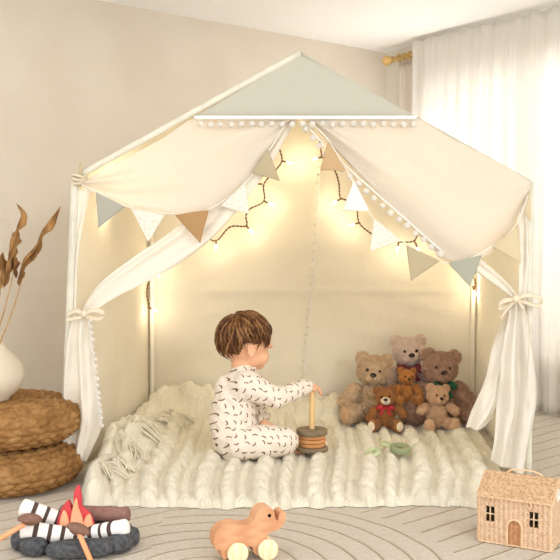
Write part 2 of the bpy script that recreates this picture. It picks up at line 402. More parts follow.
# right wall with a window opening
WA, WB, WZ0, WZ1 = .42, 2.1, .30, 1.80
bm = bmesh.new()
def wb(t0, t1, z0, z1, off0=-.12, off1=0.0, b_=None):
    b_ = b_ if b_ is not None else bm
    c = C0+DR*((t0+t1)/2)+NR*((off0+off1)/2); box(b_, (c.x, c.y, (z0+z1)/2), (t1-t0, abs(off1-off0), z1-z0), math.atan2(DR.y, DR.x))
wb(-.12, WA, 0, ZC); wb(WB, 5, 0, ZC); wb(WA, WB, 0, WZ0); wb(WA, WB, WZ1, ZC)
tag(mesh_obj('wall_right', bm, M['wall_r']), kind='structure')
bm = bmesh.new()
for t0, t1, z0, z1 in ((WA, WA+.06, WZ0, WZ1), (WB-.06, WB, WZ0, WZ1), (WA+.06, WB-.06, WZ0, WZ0+.06), (WA+.06, WB-.06, WZ1-.06, WZ1), ((WA+WB)/2-.03, (WA+WB)/2+.03, WZ0+.06, WZ1-.06)):
    wb(t0, t1, z0, z1, -.08, -.03)
win = tag(mesh_obj('window_1', bm, M['white'], bevel=.004), kind='structure')
bm = bmesh.new(); wb(WA+.06, WB-.06, WZ0+.06, WZ1-.06, -.058, -.054); mesh_obj('glass', bm, M['glass'], win)
bm = bmesh.new()
wb(0, 5, 0, .08, 0, .015); tag(mesh_obj('baseboard_right', bm, M['white'], bevel=.003), kind='structure')
bm = bmesh.new(); c = C0+DL*2.5+NL*.0075; box(bm, (c.x, c.y, .04), (5, .015, .08), math.atan2(DL.y, DL.x)); tag(mesh_obj('baseboard_left', bm, M['white'], bevel=.003), kind='structure')

# curtain rod with turned finial and bracket
ra = C0+DR*.15+NR*.12; zr = ZC-.085
root = thing('curtain_rod', 'gilded wooden curtain rod with turned knob end beside the room corner under the ceiling', 'curtain rod', (ra.x, ra.y, zr))
bm = bmesh.new(); tube(bm, [ra+DR*.03+UP*zr, ra+DR*3.2+UP*zr], .014, 14); mesh_obj('rod', bm, M['rod'], root)
bm = bmesh.new(); prof = [(.014, 0), (.020, .004), (.020, .010), (.010, .016), (.015, .026), (.028, .040), (.031, .054), (.025, .068), (.010, .078), (.002, .080)]
lathe(bm, prof, 20); bm.transform(Matrix.Translation(ra+DR*.035+UP*zr) @ Vector((-DR.x, -DR.y, 0)).to_track_quat('Z', 'Y').to_matrix().to_4x4()); mesh_obj('finial', bm, M['rod'], root)
bm = bmesh.new(); tube(bm, [ra+DR*.16+UP*zr, ra+DR*.16-NR*.12+UP*zr], .009, 10)
q = Vector((NR.x, NR.y, 0)).to_track_quat('Z', 'Y').to_matrix().to_4x4(); b2 = ra+DR*.16-NR*.118+UP*zr
tube(bm, [b2, b2+NR*.012], .028, 16); mesh_obj('bracket', bm, M['rod'], root)
for k in range(3):
    bm = bmesh.new(); c = ra+DR*(.085+.045*k)+UP*zr
    tube(bm, [c+NR*.022*cos(a)+UP*.022*sin(a) for a in [2*PI*i/18 for i in range(19)]], .004, 6, False); mesh_obj('curtain_ring', bm, M['rod'], root)
rebase(root)
def window_curtain(name, label, t0, t1, off, zt, m, waves, amp, top_wave, seed):
    bm = bmesh.new()
    def f(u, v):
        t = t0+(t1-t0)*u; a = amp*(.45+.55*(1-v))
        o = a*sin(2*PI*waves*u+seed)+a*.4*sin(2*PI*waves*2.3*u+1.3)+.01*noise.noise(Vector((t*3, v*3, seed)))
        z = .012+(zt-.012+top_wave*sin(2*PI*waves*u*.9+.5)*v)*v
        p = C0+DR*(t+.012*sin(2*PI*waves*u*1.5)*(1-v))+NR*(off+o); return (p.x, p.y, z)
    grid(bm, 260, 40, f)
    o = mesh_obj(name, bm, m, solid=.0015); return tag(o, label, 'curtain')
window_curtain('window_curtain', 'narrow beige linen curtain hanging behind the sheer one near the rod end', .22, .50, .10, ZC-.11, M['curtain_beige'], 4, .012, .0, 1)
o = window_curtain('sheer_curtain', 'long white sheer voile curtain hanging from ceiling to floor right of the tent', .40, 2.6, .17, ZC-.028, M['sheer'], 21, .014, .007, 2)

# ------------------------------------------------------------------ the tent
YF, YB = 3.214, 4.37
tent = thing('play_tent', 'cream canvas play house tent with sage grey gable and tied-back white door curtains', 'tent', (.08, 3.79, 0))
fl_b = P(64, 478, YF); fl_b.z = 0; fr_b = P(527, 482, YF); fr_b.z = 0
fl_t = P(76, 178, YF); fr_t = P(529, 182, YF); ap = P(300, 54, YF)
bl_b = Vector((-.64, YB, 0)); br_b = Vector((.955, YB, 0)); bl_t = Vector((-.64, YB, fl_t.z)); br_t = Vector((.955, YB, fr_t.z)); ap_b = Vector((ap.x+.08, YB, ap.z))
def panel(name, a, b, c, d, m, amp=.006, nx=60, ny=40, waves=3, parent=tent, seed=0):
    """a,b bottom; c,d top (above b, above a)"""
    bm = bmesh.new(); nrm = (b-a).cross(d-a).normalized()
    def f(u, v):
        p = a.lerp(b, u).lerp(d.lerp(c, u), v); e = sin(PI*u)**.5*sin(PI*v)**.5 if 0 < u < 1 and 0 < v < 1 else 0
        k = amp*e*(sin(waves*2*PI*u+2*noise.noise(Vector((u*2, v*2, seed))))+2.2*noise.noise(Vector((u*3, v*5, seed+5)))+.6*noise.noise(Vector((u*9, v*14, seed+9))))
        return p+nrm*k
    grid(bm, nx, ny, f); return mesh_obj(name, bm, m, parent, solid=.0015)
panel('side_panel', fl_b+Vector((0, .02, 0)), bl_b, bl_t, fl_t+Vector((0, .02, 0)), M['tent_in'], seed=1)
panel('side_panel', fr_b+Vector((0, .02, 0)), br_b, br_t, fr_t+Vector((0, .02, 0)), M['tent_in'], seed=2)
# back panel with gable
bm = bmesh.new()
def f(u, v):
    x = bl_b.x+(br_b.x-bl_b.x)*u; roof = bl_t.z+(ap_b.z-bl_t.z)*(1-abs(x-ap_b.x)/(ap_b.x-bl_b.x if x < ap_b.x else br_b.x-ap_b.x))
    z = roof*v; e = min(1, 6*u, 6*(1-u), 6*v, 6*(1-v))
    y = YB+e*(.010*sin(9*u+1)+.02*noise.noise(Vector((u*2.4, v*3, 3)))+.007*noise.noise(Vector((u*5, v*16, 8))))
    y += -.009*math.exp(-((z-.62)/.012)**2)*e
    return (x, y, z)
grid(bm, 90, 80, f); mesh_obj('back_panel', bm, M['tent_in'], tent, solid=.0015)
panel('roof_panel', fl_t, bl_t, ap_b, ap, M['tent'], seed=4, amp=.003)
panel('roof_panel', fr_t, br_t, ap_b, ap, M['tent'], seed=5, amp=.003)
# poles
def pole(name, a, b, r, m=M['sleeve'], lab=None):
    bm = bmesh.new(); d = (b-a); pts = [a+d*(i/14)+Vector((.0015*noise.noise(Vector((i*.9, r*99, a.x))), 0, 0)) for i in range(15)]
    tube(bm, pts, lambda t: r*(1+.05*noise.noise(Vector((t*9, a.x*5, a.z)))), 14); o = mesh_obj(name, bm, m, tent)
    if lab: o['label'] = lab
    return o
off = Vector((0, -.012, 0))
pole('corner_pole', fl_b+off+UP*.004, fl_t+off, .0145); pole('corner_pole', fr_b+off+UP*.004, fr_t+off, .013)
pole('corner_pole', bl_b+Vector((.02, -.02, .004)), bl_t+Vector((.02, -.02, 0)), .010, M['pole_cream']); pole('corner_pole', br_b+Vector((-.02, -.02, .004)), br_t+Vector((-.02, -.02, 0)), .010, M['pole_cream'])
pole('rafter_pole', fl_t+off, ap+off, .0115); pole('rafter_pole', fr_t+off, ap+off, .006, M['grey_gable'])
pole('eave_pole', fl_t, bl_t, .009); pole('eave_pole', fr_t, br_t, .009); pole('ridge_pole', ap, ap_b, .009)
bm = bmesh.new(); tube(bm, [P(79.5, 187, YF-.03), P(80.5, 162, YF-.03)], .006, 10); mesh_obj('peg', bm, M['peg'], tent, bevel=.002)
bm = bmesh.new()
for k in range(3):
    c = P(79, 176+3.5*k, YF-.02); tube(bm, [c+Vector((.022*cos(a), .018*sin(a), .004*sin(2*a+k))) for a in [2*PI*i/20 for i in range(21)]], .0045, 7, False)
mesh_obj('knot', bm, M['ribbon'], tent)

def ruled(name, A, B, Y, m, nu=90, nv=40, folds=5, amp=.012, bulge=0, parent=tent, yA=0, yB=0, seed=0, env=None, solid=.0012, fr=.35):
    """cloth between two edge curves; folds run along the curves"""
    a = catmull(pl(A, Y), nu); b = catmull(pl(B, Y), nu); bm = bmesh.new()
    V = []
    for i in range(nu):
        row = []; u = i/(nu-1)
        for j in range(nv):
            v = j/(nv-1); p = a[i].lerp(b[i], v)
            am = amp*(env(u) if env else 1)
            d = am*sin(2*PI*folds*(v+.10*noise.noise(Vector((u*2.2, v*1.5, seed))))+seed)+am*fr*sin(2*PI*folds*2.3*v+seed*2+u*3)
            d += am*1.2*noise.noise(Vector((u*4, v*5, seed+3)))
            d -= bulge*sin(PI*v)
            row.append(bm.verts.new(p+Vector((0, d+yA*(1-v)+yB*v, 0))))
        V.append(row)
    for i in range(nu-1):
        for j in range(nv-1):
            f_ = bm.faces.new((V[i][j], V[i+1][j], V[i+1][j+1], V[i][j+1])); f_.smooth = True
    return mesh_obj(name, bm, m, parent, solid=solid)
# grey gable front
bm = bmesh.new(); g0, g1, g2 = P(194, 117, YF-.016), P(418, 117, YF-.016), P(300, 55, YF-.016)
def f(u, v):
    p = g0.lerp(g1, u).lerp(g2, v); return p+Vector((0, -.004*sin(PI*v)*sin(PI*u)*(1+noise.noise(Vector((u*3, v*3, 2)))), 0))
grid(bm, 40, 24, f); bmesh.ops.remove_doubles(bm, verts=bm.verts[:], dist=1e-5); o = mesh_obj('gable_front', bm, M['grey_gable'], tent, solid=.0015); o['label'] = 'sage grey triangular gable panel'
# swags
sw_l = ruled('swag', [(83, 181), (120, 161), (160, 139), (196, 118), (245, 118), (293, 119)], [(83, 187), (125, 206), (165, 214), (205, 213), (235, 192), (292, 121)], YF-.022, M['swag'], folds=1.6, amp=.007, bulge=.02, seed=1, nv=50, fr=.25)
sw_r = ruled('swag', [(311, 119), (360, 118), (414, 118), (455, 140), (495, 161), (530, 181)], [(312, 121), (352, 166), (400, 215), (452, 262), (500, 246), (530, 190)], YF-.022, M['swag'], folds=1.6, amp=.006, bulge=.025, seed=4, nv=50, fr=.25)
# door curtains: upper swept part, then tail below the tie
dc_l = ruled('door_curtain', [(272, 120), (225, 170), (180, 224), (135, 256), (100, 283), (80, 312)], [(296, 120), (262, 178), (215, 235), (165, 272), (115, 298), (86, 318)], YF-.006, M['drape'], folds=1.7, amp=.012, seed=2, env=lambda u: 1-.5*u, fr=.2)
dc_r = ruled('door_curtain', [(308, 120), (345, 160), (395, 206), (445, 250), (485, 278), (513, 298)], [(330, 120), (372, 168), (425, 212), (475, 254), (505, 280), (521, 299)], YF-.006, M['drape'], folds=1.6, amp=.012, seed=3, env=lambda u: 1-.5*u, fr=.2)
tl = ruled('curtain_tail', [(74, 312), (68, 345), (65, 390), (64, 430), (66, 466)], [(88, 312), (91, 345), (97, 390), (101, 425), (86, 462)], YF-.035, M['drape'], folds=1.6, amp=.016, seed=5, env=lambda u: .5+.8*u, fr=.2)
tr_ = ruled('curtain_tail', [(512, 300), (497, 335), (484, 380), (470, 415), (466, 428)], [(520, 300), (512, 340), (506, 380), (497, 412), (484, 430)], YF+.005, M['drape'], folds=1.3, amp=.016, seed=6, env=lambda u: .5+.6*u, fr=.2)
tr2 = ruled('curtain_tail', [(512, 300), (504, 345), (500, 390), (496, 430), (492, 462)], [(524, 300), (531, 340), (538, 385), (533, 432), (527, 477)], YF-.04, M['drape'], folds=1.9, amp=.020, seed=8, env=lambda u: .5+.7*u, fr=.22)
# inner hanging sheers at the sides of the opening
ruled('front_strip', [(72, 190), (71, 250), (70, 310)], [(90, 190), (79, 250), (76, 312)], YF-.018, M['drape'], folds=1.5, amp=.005, seed=3)
ruled('front_strip', [(517, 215), (519, 250), (518, 300)], [(529, 190), (530, 250), (527, 302)], YF-.018, M['drape'], folds=1.5, amp=.005, seed=4)
ruled('front_strip', [(522, 302), (522, 380), (520, 477)], [(530, 302), (532, 380), (530, 479)], YF-.01, M['drape'], folds=1.5, amp=.006, seed=4)
def bow(cx, cy, Y, loops, tails, parent):
    bm = bmesh.new()
    def band(pts, w):
        c = catmull([P(x, y, Y+dz) for x, y, dz in pts], 26)
        V = [[bm.verts.new(p+UP*w*s+Vector((0, .003*s, 0))) for s in (-1, 1)] for p in c]
        for a, b in zip(V, V[1:]):
            f = bm.faces.new((a[0], b[0], b[1], a[1])); f.smooth = True
    for l in loops: band(l, .0075)
    for t in tails: band(t, .006)
    ball(bm, P(cx, cy, Y-.005), (.012, .011, .013), 12)
    return mesh_obj('tie_ribbon', bm, M['ribbon'], parent, solid=.0015)
bow(84, 314, YF-.06, [[(84, 314, 0), (94, 310, -.006), (104, 313, 0), (101, 318, .006), (92, 318, .008), (84, 315, 0)], [(84, 314, 0), (76, 311, 0), (67, 315, .01)]], [[(84, 316, 0), (78, 318, -.01), (66, 320, .0)]], tl)
bow(516, 299, YF-.06, [[(516, 299, 0), (528, 295, -.008), (542, 299, 0), (538, 306, .006), (528, 303, .008), (516, 300, 0)], [(516, 299, 0), (504, 301, -.008), (498, 306, 0), (503, 308, .006), (516, 301, 0)]],
    [[(517, 300, 0), (527, 316, -.01), (529, 345, -.012), (527, 385, -.012), (530, 410, -.01)], [(515, 300, 0), (505, 312, -.01), (501, 318, -.012)]], tr2)
# pompom trims
pom_me = []
def pompom(c, r, parent):
    if not pom_me:
        bm = bmesh.new(); ball(bm, (0, 0, 0), 1, 18, fn=lambda v: 1+.09*noise.noise(v*5)+.05*noise.noise(v*13))
        o = mesh_obj('pompom', bm, M['pom'], parent); pom_me.append(o.data)
    else: o = bpy.data.objects.new('pompom', pom_me[0]); COL.objects.link(o); o.parent = parent
    o.location = c; o.scale = (r, r, r); return o
bm = bmesh.new(); a, b_ = P(195, 117.5, YF-.05), P(416, 117.5, YF-.05)
for s in (0, PI):
    tube(bm, [a.lerp(b_, i/400)+Vector((0, .004*sin(i*.9+s), .0035*cos(i*.9+s))) for i in range(401)], .0042, 6)
trim = mesh_obj('pompom_trim', bm, M['braid'], tent)
poms = []
def trimrow(pts, n, r, parent, drop=0.0):
    c = catmull(pts, n)
    for p in c:
        q = p+Vector((random.uniform(-.002, .002), random.uniform(-.002, .002), -drop+random.uniform(-.002, .002))); pompom(q, r*random.uniform(.9, 1.08), parent)
trimrow([P(201, 124, YF-.052), P(414, 124, YF-.052)], 22, .0108, trim)
def cordtrim(pts, parent, r=.003):
    bm = bmesh.new(); tube(bm, catmull(pts, 60), r, 6); return mesh_obj('pompom_trim', bm, M['braid'], parent)
e = [P(x, y, YF-.028) for x, y in [(303, 121), (333, 154), (385, 201), (445, 254)]]; t2 = cordtrim(e, dc_r)
trimrow([P(x, y, YF-.036) for x, y in [(306, 129), (330, 158), (378, 201), (440, 254)]], 18, .0115, t2)
e = [P(x, y, YF-.052) for x, y in [(89, 320), (92, 345), (97, 390), (101, 425)]]; t3 = cordtrim(e, tl, .002)
trimrow([p+Vector((.006, -.004, 0)) for p in e], 17, .0075, t3)
e = [P(x, y, YB-.03) for x, y in [(320, 166), (318, 215), (312, 290), (304, 376)]]; t4 = cordtrim(e, tent, .003)
trimrow([p+Vector((-.008, -.004, 0)) for p in e], 26, .007, t4)
# seam cord at left swag edge
for nm, A_ in (('hem', [(83, 187), (125, 206), (165, 214), (205, 213), (235, 192), (292, 121)]),):
    bm = bmesh.new(); tube(bm, catmull(pl(A_, YF-.026), 80), .0025, 6); mesh_obj(nm, bm, M['drape'], sw_l)
rebase(tent)

# bunting
def bunting(label, string, flags):
    root = thing('bunting', label, 'bunting', P(string[0][0], string[0][1], YF-.04), group='flag garlands on the tent')
    bm = bmesh.new(); tube(bm, catmull(pl(string, YF-.045), 90), .0022, 6); s = mesh_obj('string', bm, M['cotton_string'], root)
    for (p1, p2, p3, mk, lab) in flags:
        bm = bmesh.new(); a, b, c = P(*p1, YF-.047), P(*p2, YF-.047), P(*p3, YF-.055)
        def f(u, v):
            p = a.lerp(b, u).lerp(c, v); bend = .006*sin(PI*u)*(1-v)-.01*v*v*sin(5*p1[0])
            return p+Vector((0, -bend, 0))
        grid(bm, 14, 14, f); bmesh.ops.remove_doubles(bm, verts=bm.verts[:], dist=1e-5)
        o = mesh_obj('flag', bm, M[mk], root, solid=.0016); o['label'] = lab
    rebase(root); return root
bunting('flag garland along the left swag, with grey, brown, lace and taupe flags', [(81, 184), (96, 192), (125, 206), (160, 213), (205, 211), (243, 185), (265, 157), (284, 126)],
    [((96, 192), (125, 207), (98, 228), 'flag_blue', 'blue grey flag'), ((131, 209), (165, 215), (148, 242), 'lace', 'white lace flag'), ((175, 215), (209, 210), (200, 243), 'flag_brown', 'brown flag'),
     ((220, 206), (246, 183), (249, 214), 'lace', 'white lace flag'), ((268, 149), (252, 173), (280, 181), 'flag_taupe', 'taupe flag')])
bunting('flag garland along the right swag, with tan, white, taupe and sage flags', [(312, 124), (328, 140), (350, 176), (370, 214), (398, 238), (430, 257), (455, 263), (490, 248), (515, 226), (529, 194)],
    [((328, 141), (320, 170), (346, 171), 'flag_tan', 'tan flag'), ((354, 180), (342, 211), (369, 211), 'flag_white', 'plain white flag'), ((374, 218), (402, 241), (370, 251), 'lace', 'white lace flag'),
     ((406, 245), (440, 261), (411, 281), 'flag_taupe', 'taupe flag'), ((448, 263), (482, 255), (470, 287), 'flag_sage', 'sage grey flag'), ((492, 247), (518, 226), (521, 263), 'flag_sand', 'sand coloured flag'), ((524, 214), (530, 190), (531, 222), 'flag_sand', 'sand coloured flag')])

# string lights
def string_lights(label, cords, bulbs, Y):
    root = thing('string_lights', label, 'fairy lights', P(*cords[0][0], Y), group='fairy lights in the tent')
    bm = bmesh.new()
    for c in cords:
        pts = catmull(pl(c, Y), 14*len(c))
        for ph in (0, PI):
            tube(bm, [p+Vector((.0022*cos(i*.9+ph), .0022*sin(i*.9+ph), .0022*sin(i*.9+ph))) for i, p in enumerate(pts)], .0023, 5)
    mesh_obj('cord', bm, M['cord'], root)
    for (x, y, dx, dy, *z) in bulbs:
        Yb = z[0] if z else Y; pw = z[1] if len(z) > 1 else .2
        a = P(x, y, Yb); d = Vector((dx, -.25, -dy)).normalized()
        bm = bmesh.new(); tube(bm, [a-d*.02, a+d*.006], .0042, 8); so = mesh_obj('socket', bm, M['cord'], root)
        bm = bmesh.new(); tube(bm, [a+d*(.004+.026*i/6) for i in range(7)], lambda t: .0052*(1-t**3*.85), 10); mesh_obj('bulb', bm, M['bulb'], so)
        l = bpy.data.lights.new('bulb_light', 'POINT'); l.energy = pw; l.color = (1, .83, .55); l.shadow_soft_size = .012
        lo = bpy.data.objects.new('bulb_light', l); COL.objects.link(lo); lo.location = a+d*.025+Vector((0, -.02, 0)); lo.parent = root
    rebase(root); return root
YL = YB-.055
string_lights('fairy lights on brown cord on the left half of the tent back wall', [[(285, 139), (279, 144), (282, 160), (276, 170), (264, 184), (264, 201), (250, 209), (246, 216), (246, 226), (230, 227), (216, 241), (204, 236), (190, 240), (170, 262), (152, 274), (147, 292), (149, 307)], [(279, 144), (275, 140)]],
    [(286, 162, 1, .3), (258, 184, -1, 0), (268, 203, 1, .5), (249, 229, .7, .8), (216, 244, 0, 1), (155, 275, 1, .2), (152, 309, 1, .4), (196, 205, 1, .5), (226, 190, -.5, 1)], YL)
string_lights('fairy lights on brown cord on the right half of the tent back wall', [[(320, 141), (322, 156), (327, 162), (335, 171), (339, 184), (340, 197), (346, 200), (356, 206), (359, 222), (369, 232), (385, 240), (403, 242), (414, 241), (420, 235), (440, 250), (462, 262), (474, 278), (475, 290)], [(414, 241), (417, 246)]],
    [(318, 158, -1, .3), (337, 201, -1, .6), (355, 224, -1, .3), (398, 246, -.2, 1), (417, 247, .3, 1), (468, 268, .3, 1), (474, 290, .2, 1)], YL)
string_lights('fairy lights hanging close behind the white swags at the tent front', [[(100, 184), (120, 190), (142, 190), (170, 185), (205, 160), (235, 150), (262, 140)], [(104, 185, 3.36), (106, 196, 3.48), (109, 206, 3.595)], [(340, 140), (385, 168), (425, 180), (462, 200), (480, 230)]],
    [(118, 188, .2, -1, 3.36, .2), (109, 208, 1, .3, 3.6, .35), (205, 160, 0, 1, 3.36, .15), (142, 190, -1, .4, 3.36, .25), (385, 165, 0, 1, 3.36, .15), (425, 180, .3, 1, 3.36, .12), (480, 232, -.3, 1, 3.36, .2)], 3.36)

# ------------------------------------------------------------------ knitted blanket
XL = [(2.88, -.635), (3.0, -.665), (3.2, -.705), (3.6, -.68), (4.0, -.655), (4.34, -.615)]
XR = [(2.88, .70), (3.0, .73), (3.2, .80), (3.4, .835), (3.8, .87), (4.34, .90)]
def interp(T, y):
    if y <= T[0][0]: return T[0][1]
    for (a, x), (b, x2) in zip(T, T[1:]):
        if y <= b: return x+(x2-x)*(y-a)/(b-a)
    return T[-1][1]
def sst(a, b, x): t = min(1, max(0, (x-a)/(b-a))); return t*t*(3-2*t)
def base_h(x, y):
    """height of the blanket without its stitches"""
    h = .020+.010*noise.noise(Vector((x*3, y*3, 0)))+.006*noise.noise(Vector((x*8, y*6, 4)))
    bump = sst(4.06, 4.22, y+.04*noise.noise(Vector((x*4, 0, 7))))*(.085+.03*noise.noise(Vector((x*5, 2, 0))))*sst(.42, .30, x)
    left = sst(-.42, -.58, x+.05*noise.noise(Vector((y*5, 1, 3))))*sst(3.2, 3.55, y)*(.06+.045*abs(noise.noise(Vector((x*9, y*7, 9)))))
    pile = math.exp(-(((x+.45)/.16)**2+((y-4.17)/.17)**2))*.09*(1+.7*noise.noise(Vector((x*11, y*11, 5))))
    roll = math.exp(-(((x+.62)/.055)**2))*sst(4.0, 3.5, y)*.045*(.8+.8*noise.noise(Vector((x*8, y*10, 2))))
    return h+max(bump, left)+pile+roll
NU, NV = 560, 420
pos = np.zeros((NU*NV, 3), dtype=np.float32)
WB_ = 1.45
def stitch(s, t, y):
    """s: metres across the knit, t: metres along a rib"""
    per = .200; k = math.floor(s/per); q = s-k*per
    h = 0
    for c, wd, L, A_ in ((.040, .034, .115, .038), (.124, .025, .095, .030)):
        d = (q-c)/wd
        if abs(d) < 1:
            tt = t/L+k*.37+.18*d*(1 if k % 2 else -1); e = abs((tt-math.floor(tt))*2-1)
            h += A_*(math.sqrt(max(0, 1-d*d-.97*e**2.6))*.9+.08*math.sqrt(1-d*d))
    d1 = abs(q-.086); d2 = abs(q-.174)
    if d2 < .018: h += .007*(1-(d2/.018)**2)*(.6+.6*sin(t/.034*2*PI+abs(q-.174)*260))
    if d1 < .016: h += .004*(1-(d1/.016)**2)
    return h
for j in range(NV):
    v = j/(NV-1); 
    for i in range(NU):
        u = i/(NU-1)
        yf = 2.868+.018*sin(u*9+1)+.030*noise.noise(Vector((u*14, 0, 1)))
        y = yf+(4.335-yf)*v
        xl = interp(XL, y)+.012*noise.noise(Vector((y*8, 0, 2))); xr = interp(XR, y)+.012*noise.noise(Vector((y*8, 5, 2)))
        x = xl+(xr-xl)*u
        s = u*1.50+.02*noise.noise(Vector((u*3, v*2, 6)))+.05*v
        b0 = base_h(x, y); st = stitch(s, y*1.05+.01*noise.noise(Vector((u*9, v*9, 0))), y)
        ed = min(1, (v*1.45)/.035, (u*1.4)/.03, ((1-u)*1.4)/.03); ed = math.sqrt(max(0, 1-(1-ed)**2))
        h = (b0+st*(1-.5*sst(3.75, 4.2, y)))*ed+.002
        # scalloped front edge
        pos[j*NU+i] = (x, y-(.008*sst(.02, 0, v)*(st/.02)), h)
idx = np.arange(NU*NV).reshape(NV, NU)
q = np.stack([idx[:-1, :-1], idx[:-1, 1:], idx[1:, 1:], idx[1:, :-1]], -1).reshape(-1, 4)
me = bpy.data.meshes.new('knitted_blanket'); me.vertices.add(len(pos)); me.vertices.foreach_set('co', pos.ravel())
me.loops.add(q.size); me.loops.foreach_set('vertex_index', q.ravel().astype(np.int32)); me.polygons.add(len(q))
me.polygons.foreach_set('loop_start', np.arange(0, q.size, 4, dtype=np.int32)); me.polygons.foreach_set('use_smooth', np.ones(len(q), dtype=bool)); me.update(); me.validate()
me.materials.append(M['knit']); blanket = bpy.data.objects.new('knitted_blanket', me); COL.objects.link(blanket)
tag(blanket, 'thick cream cable knit blanket spread over the tent floor and onto the rug', 'blanket')
def top(x, y): return base_h(x, y)+.012
# fringe
bm = bmesh.new(); random.seed(3)
def strand(a, b, lift, r=.0045):
    pts = []
    mid = (a+b)/2+Vector((random.uniform(-.045, .045), random.uniform(-.045, .045), 0))
    for i in range(14):
        t = i/13; p = a*(1-t)**2+mid*2*t*(1-t)+b*t*t; p.z = max(base_h(p.x, p.y)+.010, .01)+lift*sin(PI*t)+.006; pts.append(p)
    tube(bm, pts, r, 6)
for (fx, fy, dirx, diry) in ((-.625, 3.13, .75, -.65), (-.61, 3.25, .8, -.5), (-.60, 3.40, .6, -.8), (-.57, 3.62, 1, .1), (-.55, 3.72, .9, -.5), (-.53, 3.86, .9, .3), (-.50, 4.0, .8, -.3)):
    bm = bmesh.new()
    for k in range(11):
        a = Vector((fx+random.uniform(-.014, .014), fy+random.uniform(-.014, .014), 0)); L_ = random.uniform(.07, .12); an = random.gauss(0, .35)
        dv = Vector((dirx*cos(an)-diry*sin(an), dirx*sin(an)+diry*cos(an), 0)).normalized()
        strand(a, a+dv*L_, random.uniform(.006, .022), .0032)
    mesh_obj('fringe', bm, M['yarn'], blanket)['label'] = 'long loose yarn fringe'

# ------------------------------------------------------------------ poufs
def pouf_mesh():
    bm = bmesh.new(); R, H = .262, .143; RR = .070
    # profile from top centre round the side to bottom centre
    prof = []
    def add(r, z): prof.append((r, z))
    K = 40
    for i in range(K): t = i/K; add(.004+(R-RR*1.25)*t, H-.006*t*t+.004*(1-t))
    for i in range(56): a = PI/2-PI*i/55; add(R-RR*1.25+RR*1.25*cos(a)*(1 if a > -1.6 else 1), H/2+(H/2-.003)*sin(a))
    for i in range(1, 5): add((R-RR*1.25)*(1-i/5)+.001, .001)
    # resample by arc length
    pts = catmull([Vector((r, 0, z)) for r, z in prof], 230); L = [0]
    for i in range(1, 230): L.append(L[-1]+(pts[i]-pts[i-1]).length)
    NT = 720; V = []; row = .024
    for i, p in enumerate(pts):
        t = (pts[min(229, i+1)]-pts[max(0, i-1)]).normalized(); nr = Vector((-t.z, 0, t.x)); nr = nr if nr.z > 0 or i > 100 else -nr
        # outward normal
        nr = Vector((t.z*-1, 0, t.x)); 
        if nr.dot(p-Vector((R*.5, 0, H/2))) < 0: nr = -nr
        s = L[i]; k = int(s/row); q_ = s/row-k; ring = []
        rad = max(.03, (k+.5)*row if (k+.5)*row < R*.9 else R*.9); NB = max(8, int(2*PI*rad/.046)); dr = 1 if k % 2 else -1
        for j in range(NT):
            a = 2*PI*j/NT; ph = a*NB/2+dr*(q_-.5)*1.5+k*1.7+.25*noise.noise(Vector((a*9, k, 0)))
            h = (max(0, 1-(2*q_-1)**2))**.5*(.08+.92*abs(sin(ph))**.6); amp = .0100 if s < L[-1]*.93 else 0
            if s < .012: h *= .3
            pp = p+nr*(h*amp*(1+.15*noise.noise(Vector((a*20, s*60, 3)))))
            ring.append(bm.verts.new((pp.x*cos(a), pp.x*sin(a), pp.z)))
        V.append(ring)
    for a, b in zip(V, V[1:]):
        for j in range(NT):
            f = bm.faces.new((a[j], a[(j+1) % NT], b[(j+1) % NT], b[j])); f.smooth = True
    bm.faces.new(V[0]); bm.faces.new(V[-1][::-1])
    return bm
pc = Vector((-.972, 3.17, .003))
p1 = mesh_obj('pouf', pouf_mesh(), M['hyacinth']); p1.location = pc
tag(p1, 'round woven straw pouf standing on the rug, lower of the two', 'pouf', 'woven poufs')
p2 = p1.copy(); COL.objects.link(p2); p2.location = pc+Vector((-.004, -.004, .157)); p2.rotation_euler = (0, 0, 1.1)
tag(p2, 'round woven straw pouf carrying the vase, upper of the two', 'pouf', 'woven poufs')
PT = .309
vx, vy = P(-11, 400, 3.08).x, 3.08
bm = bmesh.new()
lathe(bm, [(.060, 0), (.068, .003), (.070, .010), (.095, .030), (.116, .062), (.122, .092), (.112, .124), (.086, .155), (.060, .180), (.046, .205), (.043, .228), (.047, .238), (.044, .240), (.039, .236), (.038, .21), (.05, .18), (.078, .150), (.1, .1), (.06, .02)], 56, (0, 0, 0))
vz = tag(mesh_obj('vase', bm, M['ceramic']), 'cream ceramic vase with round belly standing on the upper pouf', 'vase'); vz.location = (vx, vy, PT+.003)
